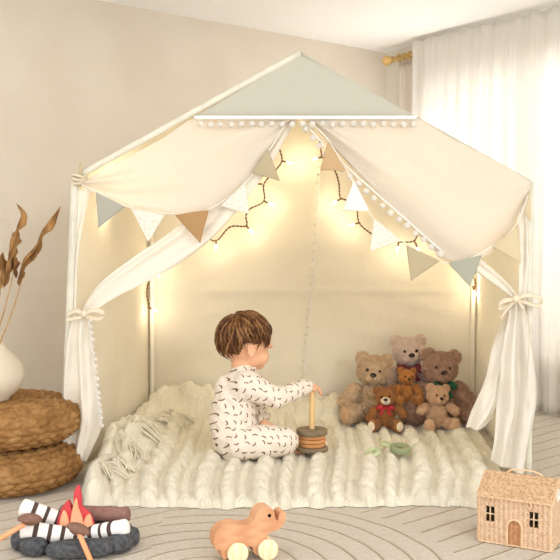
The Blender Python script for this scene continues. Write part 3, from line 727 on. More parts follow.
# dried leaf branches
def dried(label, stem, leaves, seed):
    root = thing('dried_branch', label, 'dried plant', stem[0], group='dried branches in the vase')
    bm = bmesh.new(); tube(bm, catmull(stem, 30), lambda t: .0035-.0015*t, 7); mesh_obj('stem', bm, M['dry_stem'], root)
    for spine, wd in leaves:
        c = catmull(spine, 40); bm = bmesh.new(); V = []
        for i, p in enumerate(c):
            t = i/39; w_ = wd*(sin(PI*min(1, t*1.02))**.8)*(1+.5*noise.noise(Vector((t*7, seed, 0))))+.001
            d = (c[min(39, i+1)]-c[max(0, i-1)]).normalized(); tw = seed+t*5
            x = d.cross(Vector((0, 1, 0))).normalized(); y = d.cross(x); ax = x*cos(tw*.5)+y*sin(tw*.5); ay = x*-sin(tw*.5)+y*cos(tw*.5); row = []
            for k in range(9):
                s = -1+k/4; curl = w_*(.9*s*s+.25*sin(s*4+t*14))
                row.append(bm.verts.new(p+ax*(w_*s*(1-.25*abs(s)))+ay*curl+d*.006*noise.noise(Vector((t*12, s*2, seed)))))
            V.append(row)
        for a, b in zip(V, V[1:]):
            for k in range(8): f = bm.faces.new((a[k], a[k+1], b[k+1], b[k])); f.smooth = True
        mesh_obj('leaf', bm, M['dry'], root, solid=.0012)
    rebase(root)
Yv = 3.08
VT = Vector((vx, vy, PT+.12))
dried('tall dried branch with twisted brown leaves, its tip curling near the left edge', [VT, P(-6, 345, Yv), P(3, 315, Yv), P(9, 292, Yv), P(14, 270, Yv)],
    [([P(9, 262, Yv), P(12, 240, Yv-.02), P(16, 228, Yv), P(22, 215, Yv+.01), P(17, 204, Yv)], .020), ([P(6, 285, Yv), P(8, 262, Yv), P(11, 244, Yv-.01), P(13, 232, Yv)], .018), ([P(16, 278, Yv), P(12, 258, Yv+.01), P(14, 240, Yv)], .016)], 1.0)
dried('short dried branch with drooping brown leaf at the left edge above the vase', [VT+Vector((-.01, .01, 0)), P(-8, 340, Yv+.02), P(-4, 310, Yv+.02), P(1, 270, Yv+.02)],
    [([P(4, 288, Yv+.02), P(1, 268, Yv+.03), P(3, 252, Yv+.02)], .020), ([P(-2, 300, Yv+.02), P(-4, 270, Yv+.03), P(-3, 250, Yv+.02)], .018)], 2.6)
dried('dried branch with long narrow leaf leaning right towards the tent', [VT+Vector((.01, 0, 0)), P(0, 343, Yv-.02), P(10, 318, Yv-.02), P(19, 290, Yv-.02), P(24, 270, Yv-.02)],
    [([P(19, 285, Yv-.02), P(24, 262, Yv-.03), P(34, 248, Yv-.02), P(42, 232, Yv-.02), P(52, 219, Yv), P(61, 206, Yv)], .018), ([P(18, 284, Yv-.02), P(21, 270, Yv-.03), P(25, 258, Yv-.02)], .012)], .4)

# ------------------------------------------------------------------ fur helper
def fur(bm, n, length, width, lie=.55, seed=0):
    """short soft tufts growing out of the surface"""
    rnd = random.Random(seed); faces = bm.faces[:]; ar = [f.calc_area() for f in faces]; cum = np.cumsum(ar); tot = cum[-1]
    bm.normal_update()
    data = []
    for _ in range(n):
        f = faces[min(len(faces)-1, int(np.searchsorted(cum, rnd.random()*tot)))]; vs = [v.co for v in f.verts]
        a, b = rnd.random(), rnd.random()
        p = vs[0].lerp(vs[1], a).lerp((vs[3] if len(vs) > 3 else vs[2]).lerp(vs[2], a), b); data.append((p.copy(), f.normal.copy(), f.material_index))
    for p, nr, mi in data:
        d = Vector((rnd.gauss(0, 1), rnd.gauss(0, 1), rnd.gauss(0, 1)-.5)); d = d-nr*d.dot(nr)
        if d.length < 1e-5: continue
        d.normalize(); L_ = length*rnd.uniform(.6, 1.3); s = nr.cross(d).normalized()*width
        a = bm.verts.new(p-s-nr*.001); b = bm.verts.new(p+s-nr*.001); m_ = p+nr*L_*.6+d*L_*lie*.5
        c = bm.verts.new(m_+s*.6); e_ = bm.verts.new(m_-s*.6); t = bm.verts.new(p+nr*L_*.8+d*L_*lie*1.3)
        f1 = bm.faces.new((a, b, c, e_)); f2 = bm.faces.new((e_, c, t)); f1.material_index = f2.material_index = mi
def furmat(name, a, b_):
    m = plain(name, a, b_, 1, 45, bscale=420, bstr=.6, bdist=.003, sheen=.35, lo=.3, hi=.7); return m
def ell(c, r, rot=None, seg=20, lump=.03, seed=0):
    return lambda bm: ball(bm, c, r, seg, rot, fn=lambda v: 1+lump*noise.noise(v*3+Vector((seed, 0, 0))))
def limb(bm, a, b, ra, rb, seg=16):
    a, b = Vector(a), Vector(b); d = b-a; pts = []; n = 14
    def rad(t):
        r = ra+(rb-ra)*t
        e = min(t*d.length/ra, 1) if t < .5 else min((1-t)*d.length/rb, 1); return max(.0008, r*math.sqrt(max(0, 1-(1-e)**2)))
    ts = [(.5-.5*cos(PI*i/n)) for i in range(n+1)]
    tube(bm, [a+d*t for t in ts], lambda q_: rad(ts[int(round(q_*n))]), seg)
def bear(label, X, Y, Z, H, col, yaw=0, tilt=0, bowm=None, muzzle=None, pads=None, fl=.010, arms=None, legs=None, nfur=2600, headyaw=0, eyed=.085, ear=.105, hs=1.0, belly=1.0, bowlabel=None):
    """sitting plush bear, front towards -y, H = sitting height"""
    root = thing('teddy_bear', label, 'teddy bear', (X, Y, Z), yaw, 'teddy bears sitting at the back of the tent')
    sd = int(X*1000)
    def part(name, bm, m, parent=root, n=0, seed=0, lab=None):
        bm.normal_update(); bmesh.ops.recalc_face_normals(bm, faces=bm.faces[:])
        if n: fur(bm, n, fl, H*.006+.0006, seed=sd+seed)
        o = mesh_obj2(name, bm, m, parent)
        if lab: o['label'] = lab
        return o
    bm = bmesh.new(); ball(bm, (0, .02*H, .31*H), (.215*H*belly, .185*H, .30*H), 22, fn=lambda v: 1+.03*noise.noise(v*3)-(.10*max(0, v.z))); part('torso', bm, col, n=nfur, seed=1)
    hc = Vector((0, -.03*H, .715*H)); R = Matrix.Rotation(headyaw, 3, 'Z') @ Matrix.Rotation(tilt, 3, 'Y')
    hr = .215*H*hs
    bm = bmesh.new(); ball(bm, hc, (hr*1.05, hr*.94, hr*.95), 24, fn=lambda v: 1+.02*noise.noise(v*4)); hd = part('head', bm, col, n=nfur, seed=2)
    def hp(x, y, z): return hc+R @ Vector((x*hr, y*hr, z*hr))
    mz = bmesh.new(); ball(mz, hp(0, -.92, -.26), (hr*.46, hr*.50, hr*.36), 18); part('muzzle', mz, muzzle or col, hd, n=nfur//8, seed=3)
    for s in (-1, 1):
        bm = bmesh.new(); ball(bm, hp(s*.80, .05, .74), (hr*.40*ear/.105, hr*.20, hr*.40*ear/.105), 16, (R.to_quaternion() @ Quaternion((0, 1, 0), s*.5))); part('ear', bm, col, hd, n=nfur//6, seed=4+s)
        bm = bmesh.new(); ball(bm, hp(s*.40, -.88, .14), hr*eyed*1.3, 12); part('eye', bm, M['black'], hd)
    bm = bmesh.new(); ball(bm, hp(0, -1.38, -.10), (hr*.22, hr*.12, hr*.17), 12); part('nose', bm, M['nose'], hd)
    bm = bmesh.new(); tube(bm, catmull([hp(0, -1.42, -.25), hp(0, -1.39, -.38), hp(.13, -1.30, -.46)], 10), hr*.022, 6); tube(bm, catmull([hp(0, -1.39, -.38), hp(-.13, -1.30, -.46)], 8), hr*.022, 6); part('mouth', bm, M['black'], hd)
    arms = arms or [((-.20, -.02, .50), (-.36, -.22, .20)), ((.20, -.02, .50), (.36, -.22, .20))]
    for i, (a, b_) in enumerate(arms):
        bm = bmesh.new(); limb(bm, Vector(a)*H, Vector(b_)*H, .085*H, .095*H); part('arm', bm, col, n=nfur//3, seed=8+i)
    legs = legs or [((-.15, .0, .13), (-.30, -.42, .115)), ((.15, .0, .13), (.30, -.42, .115))]
    for i, (a, b_) in enumerate(legs):
        a, b_ = Vector(a)*H, Vector(b_)*H; bm = bmesh.new(); limb(bm, a, b_, .115*H, .115*H)
        d = (b_-a).normalized(); q_ = d.to_track_quat('Z', 'Y')
        ball(bm, b_-d*.05*H+Vector((0, 0, .018*H)), (.105*H, .145*H, .075*H), 16, q_); lg = part('leg', bm, col, n=nfur//2, seed=11+i)
        if pads:
            bm = bmesh.new(); ball(bm, b_+d*.022*H+Vector((0, 0, .018*H)), (.078*H, .108*H, .018*H), 16, q_); part('foot_pad', bm, pads, lg)
    if bowm:
        bm = bmesh.new(); y0 = -.20*H; z0 = .50*H
        for s in (-1, 1):
            rot = Quaternion((0, 1, 0), s*.35); ball(bm, (s*.10*H, y0, z0+.01*H), (.10*H, .035*H, .055*H), 14, rot, fn=lambda v, s=s: 1-.45*max(0, -v.x*s))
            V = [bm.verts.new((s*x*H, y0-.02*H+yy*H, z0+z*H)) for x, z, yy in ((.01, -.01, 0), (.06, -.01, 0), (.135, -.15, .02), (.08, -.175, .015))]
            bm.faces.new(V)
        ball(bm, (0, y0-.02*H, z0), (.028*H, .028*H, .034*H), 12)
        tube(bm, [(.15*H*cos(a), .145*H*sin(a)-.03*H, .53*H+.02*H*sin(a)) for a in [2*PI*i/24 for i in range(25)]], .018*H, 8, False)
        o = mesh_obj('bow', bm, bowm, root, solid=.0012)
        if bowlabel: o['label'] = bowlabel
    return root
def mesh_obj2(name, bm, m, parent):
    me = bpy.data.meshes.new(name); bm.to_mesh(me); bm.free(); me.materials.append(m); o = bpy.data.objects.new(name, me); COL.objects.link(o); o.parent = parent; return o
M['nose'] = plain('dark_nose_thread', '#3a2a26', None, .6)
F_beige = furmat('beige_fur', '#cba67b', '#edd4b0'); F_pink = furmat('pinkish_fur', '#e8cbb8', '#f7e4d6'); F_brown = furmat('dusty_brown_fur', '#ae866c', '#d4ab92')
F_chest = furmat('chestnut_fur', '#96602c', '#b87a3e'); F_org = furmat('ginger_fur', '#b8752f', '#d4924c'); F_small = furmat('sandy_fur', '#dcb088', '#f0cda6')
F_cream = furmat('cream_fur', '#ecd9bb', '#f5e6cd'); F_pad = furmat('tan_pad', '#c59a74', '#d3ab87')
B_red = plain('red_ribbon', '#b8303a', None, .45); B_burg = plain('burgundy_ribbon', '#6e2630', '#8c4048', .45, 60); B_green = plain('dark_green_ribbon', '#1f4a3c', '#2e6a52', .45, 90)
def gx(px, Y): return (px-280)*Y/F
def seat(px, Y): return base_h(gx(px, Y), Y)
bear('large beige teddy bear at the left of the group, leg stretched toward the child', gx(374, 4.13), 4.13, .035, .325, F_beige, yaw=-.22, tilt=.10, bowm=None, fl=.010, pads=F_pad, headyaw=.12,
     arms=[((-.20, -.02, .50), (-.44, -.20, .22)), ((.20, -.02, .48), (.40, -.12, .24))], legs=[((-.15, 0, .13), (-.34, -.38, .13)), ((.15, 0, .13), (.22, -.36, .11))], nfur=4200)
bear('pale pink teddy bear with burgundy bow sitting highest at the back', gx(409, 4.25), 4.25, .095, .345, F_pink, yaw=0, tilt=-.05, bowm=B_burg, fl=.009, nfur=3800, hs=.92, bowlabel='burgundy bow')
bear('large dusty brown teddy bear with dark green bow at the right of the group', gx(440, 4.14), 4.14, .035, .34, F_brown, yaw=.12, tilt=.10, bowm=B_green, fl=.013, nfur=4600, headyaw=-.1,
     arms=[((-.20, -.02, .48), (-.40, -.18, .22)), ((.20, -.02, .50), (.42, -.16, .22))], legs=[((-.15, 0, .13), (-.50, -.22, .10)), ((.15, 0, .13), (.42, -.30, .11))], bowlabel='dark green bow', belly=1.15)
bear('small chestnut teddy bear with red bow, in front of the large beige one', gx(386, 3.96), 3.96, .033, .20, F_chest, yaw=-.1, tilt=-.10, bowm=B_red, muzzle=F_cream, pads=F_cream, fl=.004, nfur=2600,
     arms=[((-.20, -.02, .50), (-.38, -.14, .16)), ((.20, -.02, .50), (.46, -.16, .30))], bowlabel='red bow')
bear('small ginger teddy bear without bow, sitting on the laps in the middle', gx(407, 4.08), 4.08, .125, .17, F_org, yaw=.1, tilt=.05, fl=.0035, nfur=2400)
bear('small sandy teddy bear without bow, in front of the dark green bow one', gx(438, 3.97), 3.97, .033, .205, F_small, yaw=.15, tilt=.08, fl=.006, nfur=2800,
     arms=[((-.20, -.02, .50), (-.46, -.14, .38)), ((.20, -.02, .50), (.44, -.14, .34))])

# ------------------------------------------------------------------ the child
YT = 3.46; sT = F/YT
def T(px, py, dy=0.0): return P(px, py, YT+dy)
child = thing('person', 'toddler with short brown hair in squiggle print pyjamas sitting and reaching for the stacking toy', 'person', (gx(238, YT), YT, .03))
fwd = Vector((cos(.55), sin(.55), -.16)).normalized(); rt = Vector((sin(.55), -cos(.55), 0)).normalized(); upv = rt.cross(fwd).normalized()
HC = T(246.5, 344)
def hd(f, r, u): return HC+fwd*f+rt*r+upv*u
# skin body
bm = bmesh.new()
Rq = Matrix((fwd, rt, upv)).transposed().to_quaternion()
ball(bm, hd(-.006, 0, .012), (.094, .079, .086), 32, Rq)            # skull
ball(bm, hd(.030, 0, -.034), (.062, .062, .058), 24, Rq)            # face
for s in (-1, 1):
    ball(bm, hd(.054, s*.034, -.042), (.030, .030, .030), 18, Rq)     # cheeks
    ball(bm, hd(.083, s*.030, .004), (.012, .026, .010), 12, Rq)     # brow
    # ear
    e0 = hd(-.030, s*.083, -.022)
    for i in range(12):
        a = -1.2+i*.36; ball(bm, e0+fwd*(.0145*cos(a))+upv*(.021*sin(a))+rt*s*.008, .0048, 8)
    ball(bm, e0+rt*s*.002-upv*.002, (.012, .006, .016), 10, Rq)
ball(bm, hd(.085, 0, -.027), (.012, .011, .011), 14, Rq)            # nose
ball(bm, hd(.089, 0, -.010), (.008, .007, .014), 10, Rq)
ball(bm, hd(.082, 0, -.052), (.013, .018, .0065), 12, Rq)           # lips
ball(bm, hd(.081, 0, -.062), (.012, .015, .006), 12, Rq)
ball(bm, hd(.062, 0, -.072), (.026, .030, .022), 16, Rq)            # chin
neck = T(241, 369)
chain(bm, [hd(-.015, 0, -.04), neck, T(238, 385)], [.044, .037, .05])
pel = T(236, 437, .01); che = T(237, 398)
chain(bm, [pel, che], [.07, .066])
shR = T(246, 385, -.055); elR = T(277, 398, -.05); wrR = T(305, 386, .03); shL = T(240, 386, .075); elL = T(262, 416, .12); wrL = T(264, 424, .03)
chain(bm, [che, shR, elR, wrR], [.05, .035, .027, .018]); chain(bm, [che, shL, elL, wrL], [.05, .033, .025, .017])
hpR = T(240, 443, -.05); knR = T(284, 441, -.055); anR = T(262, 452, .05); hpL = T(245, 443, .06); knL = T(275, 438, .16); anL = T(290, 449, .06)
chain(bm, [pel, hpR, knR, anR], [.06, .05, .038, .022]); chain(bm, [pel, hpL, knL, anL], [.06, .05, .038, .022])
for an, d in ((anR, Vector((-.3, .9, 0))), (anL, Vector((.9, -.3, 0)))):
    chain(bm, [an, an+d.normalized()*.05+Vector((0, 0, -.006))], [.018, .014])
def hand(bm, wr, d, up_, side, curl, sc=1.0):
    """palm from the wrist along d; fingers bend towards -up_; thumb on +side"""
    d = d.normalized(); side = (side-d*side.dot(d)).normalized(); nrm = d.cross(side).normalized()
    if nrm.dot(up_) < 0: nrm = -nrm
    pc_ = wr+d*.020*sc
    for k in range(4):
        s_ = (-.5+k/3)*1.0; a = wr+side*(-s_*.012*sc); b_ = wr+d*.033*sc+side*(-s_*.024*sc); chain(bm, [a, b_], [.0095*sc, .0085*sc], 10)
        L_ = (.013, .0155, .0145, .0115)[k]*sc; p = b_; ang = curl*.45
        for j in range(3):
            dd = d*cos(ang)-nrm*sin(ang); p2 = p+dd*L_; chain(bm, [p, p2], [.0062*sc, .0056*sc], 8, .5); p = p2; ang += curl*.5
    a = wr+d*.010*sc+side*.010*sc; b_ = a+(side*.8+d*.6).normalized()*.016*sc-nrm*.004; c = b_+(d*.85+side*.1-nrm*.4*curl).normalized()*.015*sc
    chain(bm, [a, b_, c], [.0075*sc, .0065*sc, .0055*sc], 8, .5)
hand(bm, wrR+Vector((.006, 0, .0)), Vector((1, .12, -.05)), Vector((0, 0, 1)), Vector((.1, -1, -.1)), .95, 1.0)
hand(bm, wrL, Vector((.65, -.35, -.75)), Vector((.5, -.6, .5)), Vector((.6, -.1, .5)), .5, 1.0)
body = mesh_obj('body', fuse(bm, .0032, 4), M['skin'], child)
for s in (-1, 1):
    bm = bmesh.new(); ball(bm, hd(.068, s*.030, -.012), (.010, .010, .008), 14, Rq); o = mesh_obj('eye', bm, M['white'], child)
    bm = bmesh.new(); ball(bm, hd(.0755, s*.0305, -.013), (.004, .0055, .0055), 12, Rq); mesh_obj('iris', bm, M['black'], o)
# pyjamas (top and trousers)
bm = bmesh.new()
chain(bm, [T(236, 436, 0), T(232, 420), T(235, 400), T(239, 386)], [.096, .090, .082, .066], 18, .2)
chain(bm, [T(240, 384, .0), T(243, 370)], [.062, .047], 16, .2)
chain(bm, [T(238, 392), shR, elR, T(298, 390, 0), T(306, 386.5, .02)], [.07, .055, .041, .035, .030], 16, .2)
chain(bm, [T(236, 392, .02), shL, elL, T(262, 421, .06)], [.07, .05, .036, .028], 16, .2)
chain(bm, [T(240, 438, -.01), T(226, 386, 0)], [.06, .045], 16, .3)
bmf = fuse(bm, .0042, 5)
for v in bmf.verts:
    p = v.co; k = .005*noise.noise(Vector((p.x*14, p.y*14, p.z*22)))+.0045*noise.noise(Vector((p.x*34, p.y*20, p.z*40+p.x*30)))
    v.co = p+v.normal*k
mesh_obj('pyjama_top', bmf, M['pyjama'], child)
bm = bmesh.new()
chain(bm, [T(238, 441, .0), T(240, 443, .05)], [.088, .075], 18, .2)
chain(bm, [T(238, 444, -.02), hpR, T(268, 441, -.07), knR, T(270, 449, .0), anR], [.078, .068, .062, .056, .044, .032], 16, .2)
chain(bm, [T(240, 444, .04), hpL, knL, T(286, 447, .08)], [.07, .066, .053, .036], 16, .2)
bmf = fuse(bm, .0042, 5)
for v in bmf.verts:
    p = v.co; k = .003*noise.noise(Vector((p.x*14, p.y*14, p.z*22)))+.0032*noise.noise(Vector((p.x*50+p.z*20, p.y*20, p.z*24)))
    v.co = p+v.normal*k; v.co.z = max(v.co.z, .022)
mesh_obj('pyjama_trousers', bmf, M['pyjama'], child)
# collar and cuff
bm = bmesh.new(); tube(bm, [T(243.5, 368)+Vector((.047*cos(a), .047*sin(a), .007*cos(a+.5)-.004)) for a in [2*PI*i/30 for i in range(31)]], .0055, 8, False); o = mesh_obj('collar', bm, M['pyjama'], child)
# hair
bm = bmesh.new(); random.seed(11)
ball(bm, hd(-.012, 0, .022), (.099, .087, .088), 30, Rq)
crown = Vector((-.45, 0, .9)).normalized()   # f, r, u
cx_, cy_ = frame_of(crown)
hb = fuse(bm, .006, 2)
# keep the cap only above the hairline
dele = []
for v in hb.verts:
    l = v.co-HC; f_, r_, u_ = l.dot(fwd), l.dot(rt), l.dot(upv)
    lim = -.070 if f_ < -.02 else (-.070+(f_+.02)*1.95 if f_ < .03 else .032)
    if f_ > -.052 and f_ < .0 and abs(r_) > .05: lim = max(lim, .004)
    if u_ < lim: dele.append(v)
bmesh.ops.delete(hb, geom=dele, context='VERTS')
bm = hb
for i in range(520):
    az = 2*PI*random.random(); d0 = cx_*cos(az)+cy_*sin(az)
    th0 = random.uniform(.02, 1.1); front = d0.x
    side = abs(d0.y)
    # how far down the lock runs
    if front > .35: th1 = 1.60+.38*random.random()            # fringe
    elif front > -.25: th1 = 1.50+.25*random.random()        # sides, above and round the ear
    else: th1 = 1.95+.40*random.random()                      # nape
    th1 = min(th1, th0+random.uniform(.9, 1.4)); pts = []; sw = random.uniform(-.1, .6); lift = random.uniform(.0, .010)
    for k in range(12):
        t = k/11; th = th0+(th1-th0)*t; a2 = az+sw*t+.12*sin(t*4+i)
        dd = crown*cos(th)+(cx_*cos(a2)+cy_*sin(a2))*sin(th)
        R_ = 1.0+.02*sin(t*PI)
        loc = Vector((dd.x*.101, dd.y*.089, dd.z*.092))*R_+Vector((-.012, 0, .020))
        ext = lift*(.6+sin(PI*t))
        pts.append(hd(loc.x+dd.x*ext, loc.y+dd.y*ext, loc.z+dd.z*ext))
    if pts[-1].z < HC.z-.06 and (pts[-1]-HC).dot(fwd) > 0: continue
    e_l = pts[-1]-HC
    if abs(e_l.dot(rt)) > .05 and -.058 < e_l.dot(fwd) < .008 and e_l.dot(upv) < .0: pts = pts[:8]
    rr = random.uniform(.0022, .0052); tube(bm, pts, lambda t: rr*(.35+.65*sin(PI*min(1, t*.8+.18)))*(1-.85*max(0, t-.6)/.4), 5, mi=random.choice((0, 0, 1, 1, 2)))
for i in range(70):      # pointed locks over the brow and temples
    s_ = random.choice((-1, 1, 1)); az_r = random.uniform(.0, .085)*s_; f0 = .085*math.sqrt(max(0, 1-(az_r/.09)**2)); u1 = random.uniform(-.006, .022) if abs(az_r) < .06 else random.uniform(-.012, .01)
    pts = []
    for k in range(9):
        t = k/8; u_ = .085*(1-t)**1.3+u1*t; q_ = math.sqrt(max(.02, 1-((u_-.02)/.098)**2))
        pts.append(hd((f0*q_*.98+.004)*(1 if t > .1 else .8)-.006*t, az_r*q_*1.03+.010*t*sin(i), u_))
    rr = random.uniform(.002, .0042); tube(bm, pts, lambda t: rr*(1-.9*max(0, t-.45)/.55), 5, mi=random.choice((0, 1, 2)))
for i in range(26):      # flyaway wisps on top
    a = random.uniform(0, 2*PI); dd = (crown+(cx_*cos(a)+cy_*sin(a))*random.uniform(.2, .9)).normalized(); pts = []
    for k in range(8):
        t = k/7; r_ = 1+.16*t-.10*t*t; d2 = (dd+Vector((.5*t*cos(a), .4*t*sin(a*2), -.2*t))).normalized(); pts.append(hd(d2.x*.102*r_-.012, d2.y*.09*r_, d2.z*.094*r_+.02))
    tube(bm, pts, lambda t: .0013*(1-t*.7), 4)
mesh_obj('hair', bm, [M['hair'], M['hair_light'], M['hair_dark']], child)
rebase(child)

# ------------------------------------------------------------------ stacking toy
cx0 = P(312, 440, 3.50); tz = .040
st = thing('stacking_toy', 'wooden ring stacking toy with tall pale peg under the toddler hand', 'toy', (cx0.x, 3.50, tz))
def disc(name, z, r, h, m, parent, hole=0, c=(0, 0)):
    bm = bmesh.new(); b_ = min(.005, h*.45); pr = [(hole, z+.001), (r-b_, z), (r-b_*.3, z+b_*.3), (r, z+b_), (r, z+h-b_), (r-b_*.3, z+h-b_*.3), (r-b_, z+h), (hole, z+h)]
    if hole:
        n_ = 40; R_ = [[bm.verts.new((q_[0]*cos(2*PI*k/n_)+c[0], q_[0]*sin(2*PI*k/n_)+c[1], q_[1])) for k in range(n_)] for q_ in pr]
        for a, b2_ in zip(R_, R_[1:]+R_[:1]):
            for k in range(n_): f = bm.faces.new((a[k], a[(k+1) % n_], b2_[(k+1) % n_], b2_[k])); f.smooth = True
    else: lathe(bm, pr, 40, (c[0], c[1], 0))
    return mesh_obj(name, bm, m, parent)
disc('base', 0, .063, .018, M['ring_dark'], st)
bm = bmesh.new(); tube(bm, [(0, 0, .018), (0, 0, .238)], .0115, 20); mesh_obj('peg', bm, M['peg_pale'], st, bevel=.002)
for z, r, h, m_, lab in ((.0185, .052, .0155, 'ring_orange', 'orange brown ring'), (.0345, .056, .0155, 'ring_orange', 'orange brown ring'), (.0505, .052, .0135, 'ring_orange', 'orange brown ring'), (.0645, .061, .023, 'ring_dark', 'dark brown ring')):
    o = disc('ring', z, r, h, M[m_], st, .0135); o['label'] = lab
# loose green rings
def loose(label, px, py, r, h, m, tilt=(0, 0), hole=.012, name='toy_ring'):
    q_ = G(px, py, .045); bm = bmesh.new(); o = disc(name, 0, r, h, m, None, hole)
    o.location = (q_.x, q_.y, base_h(q_.x, q_.y)+.026); o.rotation_euler = (tilt[0], tilt[1], 0); return tag(o, label, 'toy ring', 'loose stacking rings on the blanket')
loose('dark sage green toy ring, thickest of the three loose ones on the blanket', 400, 452, .040, .024, M['green'], (.16, .05))
loose('pale green toy ring nearest the stacking toy, lying on the blanket', 373, 454, .032, .014, M['green_pale'], (.30, -.25))
loose('small pale green toy ring lying between the two other loose rings', 386, 446, .024, .016, M['green_pale'], (.1, .1), .008)

# ------------------------------------------------------------------ wicker house
hp0 = G(479.5, 541.5); ang = -.50
hw, hdp, hh, hr_ = .198, .150, .134, .046
house = thing('wicker_house', 'pale wicker basket shaped like a small house with arched brown door', 'basket', (hp0.x, hp0.y, 0), ang)
def weave_h(u, v, k=0):
    """u across, v up, metres"""
    sx = u/.0135; row = v/.0075; r = math.floor(row); return .0038*abs(sin(PI*sx))+.0018*abs(sin(PI*(sx+.5*(r % 2))))*math.sqrt(max(0, 1-(2*(row-r)-1)**2))
def wall_piece(name, o_, ux, nr, w_, h_, nu, nv, keep=None, top_fn=None, m=None, parent=house, th=.005):
    bm = bmesh.new(); o_, ux, nr = Vector(o_), Vector(ux), Vector(nr)
    def f(a, b_):
        u = a*w_; H_ = top_fn(a) if top_fn else h_; v = b_*H_; return o_+ux*u+UP*(v+.001)+nr*weave_h(u, v)
    def kk(a, b_):
        H_ = top_fn(a) if top_fn else h_; return keep(a*w_, b_*H_) if keep else True
    grid(bm, nu, nv, f, kk)
    ob = mesh_obj(name, bm, m or M['wicker'], parent, smooth=True); md = ob.modifiers.new('s', 'SOLIDIFY'); md.thickness = th; md.offset = 1 if False else -1; return ob
wins = [(.016, .062, .028, .046), (.138, .062, .028, .046)]   # x, z, w, h
dw, dh = .042, .078; dx_ = .100
def front_keep(u, v):
    for x, z, w_, h_ in wins:
        if x < u < x+w_ and z < v < z+h_: return False
    r = dw/2; 
    if abs(u-dx_) < r and (v < dh-r or (u-dx_)**2+(v-(dh-r))**2 < r*r): return False
    return True
wall_piece('front_wall', (0, 0, 0), (1, 0, 0), (0, -1, 0), hw, hh, 200, 150, front_keep)
wall_piece('back_wall', (0, hdp, 0), (1, 0, 0), (0, 1, 0), hw, hh, 160, 100)
gab = lambda a: hh+hr_*(1-abs(2*a-1))
wall_piece('side_wall', (hw, 0, 0), (0, 1, 0), (1, 0, 0), hdp, 0, 120, 150, lambda u, v: (u-hdp/2)**2+(v-hh-.008)**2 > .015**2, gab)
wall_piece('side_wall', (0, 0, 0), (0, 1, 0), (-1, 0, 0), hdp, 0, 120, 150, None, gab)
bm = bmesh.new(); box(bm, (hw/2, hdp/2, .004), (hw-.008, hdp-.008, .006)); mesh_obj('bottom', bm, M['wicker'], house)
# roof
ovr = .006
rl = math.hypot(hdp/2+ovr, hr_+ovr*hr_/(hdp/2))
sl = math.atan2(hr_, hdp/2)
roof_root = None
for s in (0, 1):
    bm = bmesh.new()
    def f(a, b_):
        u = -ovr+a*(hw+2*ovr); t = b_*rl; y = -ovr+t*cos(sl); z = hh-ovr*math.tan(sl)+t*sin(sl)+.004
        row = t/.0085; r = math.floor(row); hgt = .0048*(abs(sin(PI*(u/.008+.5*(r % 2)))))*math.sqrt(max(0, 1-(2*(row-r)-1)**2))
        band = math.floor(t/.0265) % 2; hgt = hgt*.5+.0042*abs(sin(PI*t/.0172))**.7
        p = Vector((u, y-sin(sl)*hgt, z+cos(sl)*hgt))
        if s: p.y = hdp-p.y
        return p
    grid(bm, 220, 90, f); o = mesh_obj('roof', bm, M['wicker_roof'], house, solid=.004, smooth=True)
    bm = bmesh.new(); e0 = Vector((-ovr, -ovr, hh-ovr*math.tan(sl)+.004)); e1 = Vector((hw+ovr, -ovr, e0.z)); rt_ = Vector((hw+ovr, hdp/2, hh+hr_+.005)); rl_ = Vector((-ovr, hdp/2, hh+hr_+.005))
    P4 = [e0, e1, rt_, rl_]
    if s: P4 = [Vector((p.x, hdp-p.y, p.z)) for p in P4]
    for a, b_ in zip(P4, P4[1:]+P4[:1]):
        for ph in (0, PI):
            d = b_-a; x_, y_ = frame_of(d); nn = 60; tube(bm, [a+d*(i/nn)+(x_*cos(i*.7+ph)+y_*sin(i*.7+ph))*.0016 for i in range(nn+1)], .0022, 6)
    mesh_obj('roof_edge', bm, M['cane'], o)
# door, arch, windows, handle, hinges
bm = bmesh.new()
def f(a, b_):
    u = dx_-dw/2+a*dw; v = b_*dh; return Vector((u, .003-weave_h(u, v)*.8, v+.001))
def kd(a, b_):
    u = (a-.5)*dw; v = b_*dh; r = dw/2; return v < dh-r or u*u+(v-(dh-r))**2 < r*r
grid(bm, 60, 90, f, kd); door = mesh_obj('door', bm, M['wicker_door'], house, solid=.002); door['label'] = 'brown arched wicker door'
def rope(bm, pts, r=.0022, tw=.7, off_=.0015, n=80):
    c = catmull(pts, n)
    for ph in (0, PI): tube(bm, [p+Vector((off_*cos(i*tw+ph), 0, 0))+Vector((0, off_*sin(i*tw+ph), 0)) for i, p in enumerate(c)], r, 6)
bm = bmesh.new(); r = dw/2; arch = [Vector((dx_-r, -.004, .002)), Vector((dx_-r, -.004, (dh-r)*.6))]+[Vector((dx_-r*cos(a), -.004, dh-r+r*sin(a))) for a in [PI*i/8 for i in range(9)]]+[Vector((dx_+r, -.004, (dh-r)*.6)), Vector((dx_+r, -.004, .002))]
rope(bm, arch, .003); mesh_obj('door_arch', bm, M['cane'], house)
for x, z, w_, h_ in wins:
    bm = bmesh.new()
    for a, b_ in (((x+w_/2, z), (x+w_/2, z+h_)), ((x, z+h_*.5), (x+w_, z+h_*.5))): tube(bm, [Vector((a[0], .001, a[1])), Vector((b_[0], .001, b_[1]))], .0020, 8)
    pp = [Vector((x, -.001, z)), Vector((x+w_, -.001, z)), Vector((x+w_, -.001, z+h_)), Vector((x, -.001, z+h_))]
    for a, b_ in zip(pp, pp[1:]+pp[:1]): tube(bm, [a, b_], .0017, 8)
    mesh_obj('window', bm, M['cane'], house)
bm = bmesh.new(); tube(bm, [Vector((hw+.003, hdp/2+.015*cos(a), hh+.008+.015*sin(a))) for a in [2*PI*i/28 for i in range(29)]], .003, 8, False); o = mesh_obj('porthole', bm, M['white'], house); o['label'] = 'white ring round the small side opening'
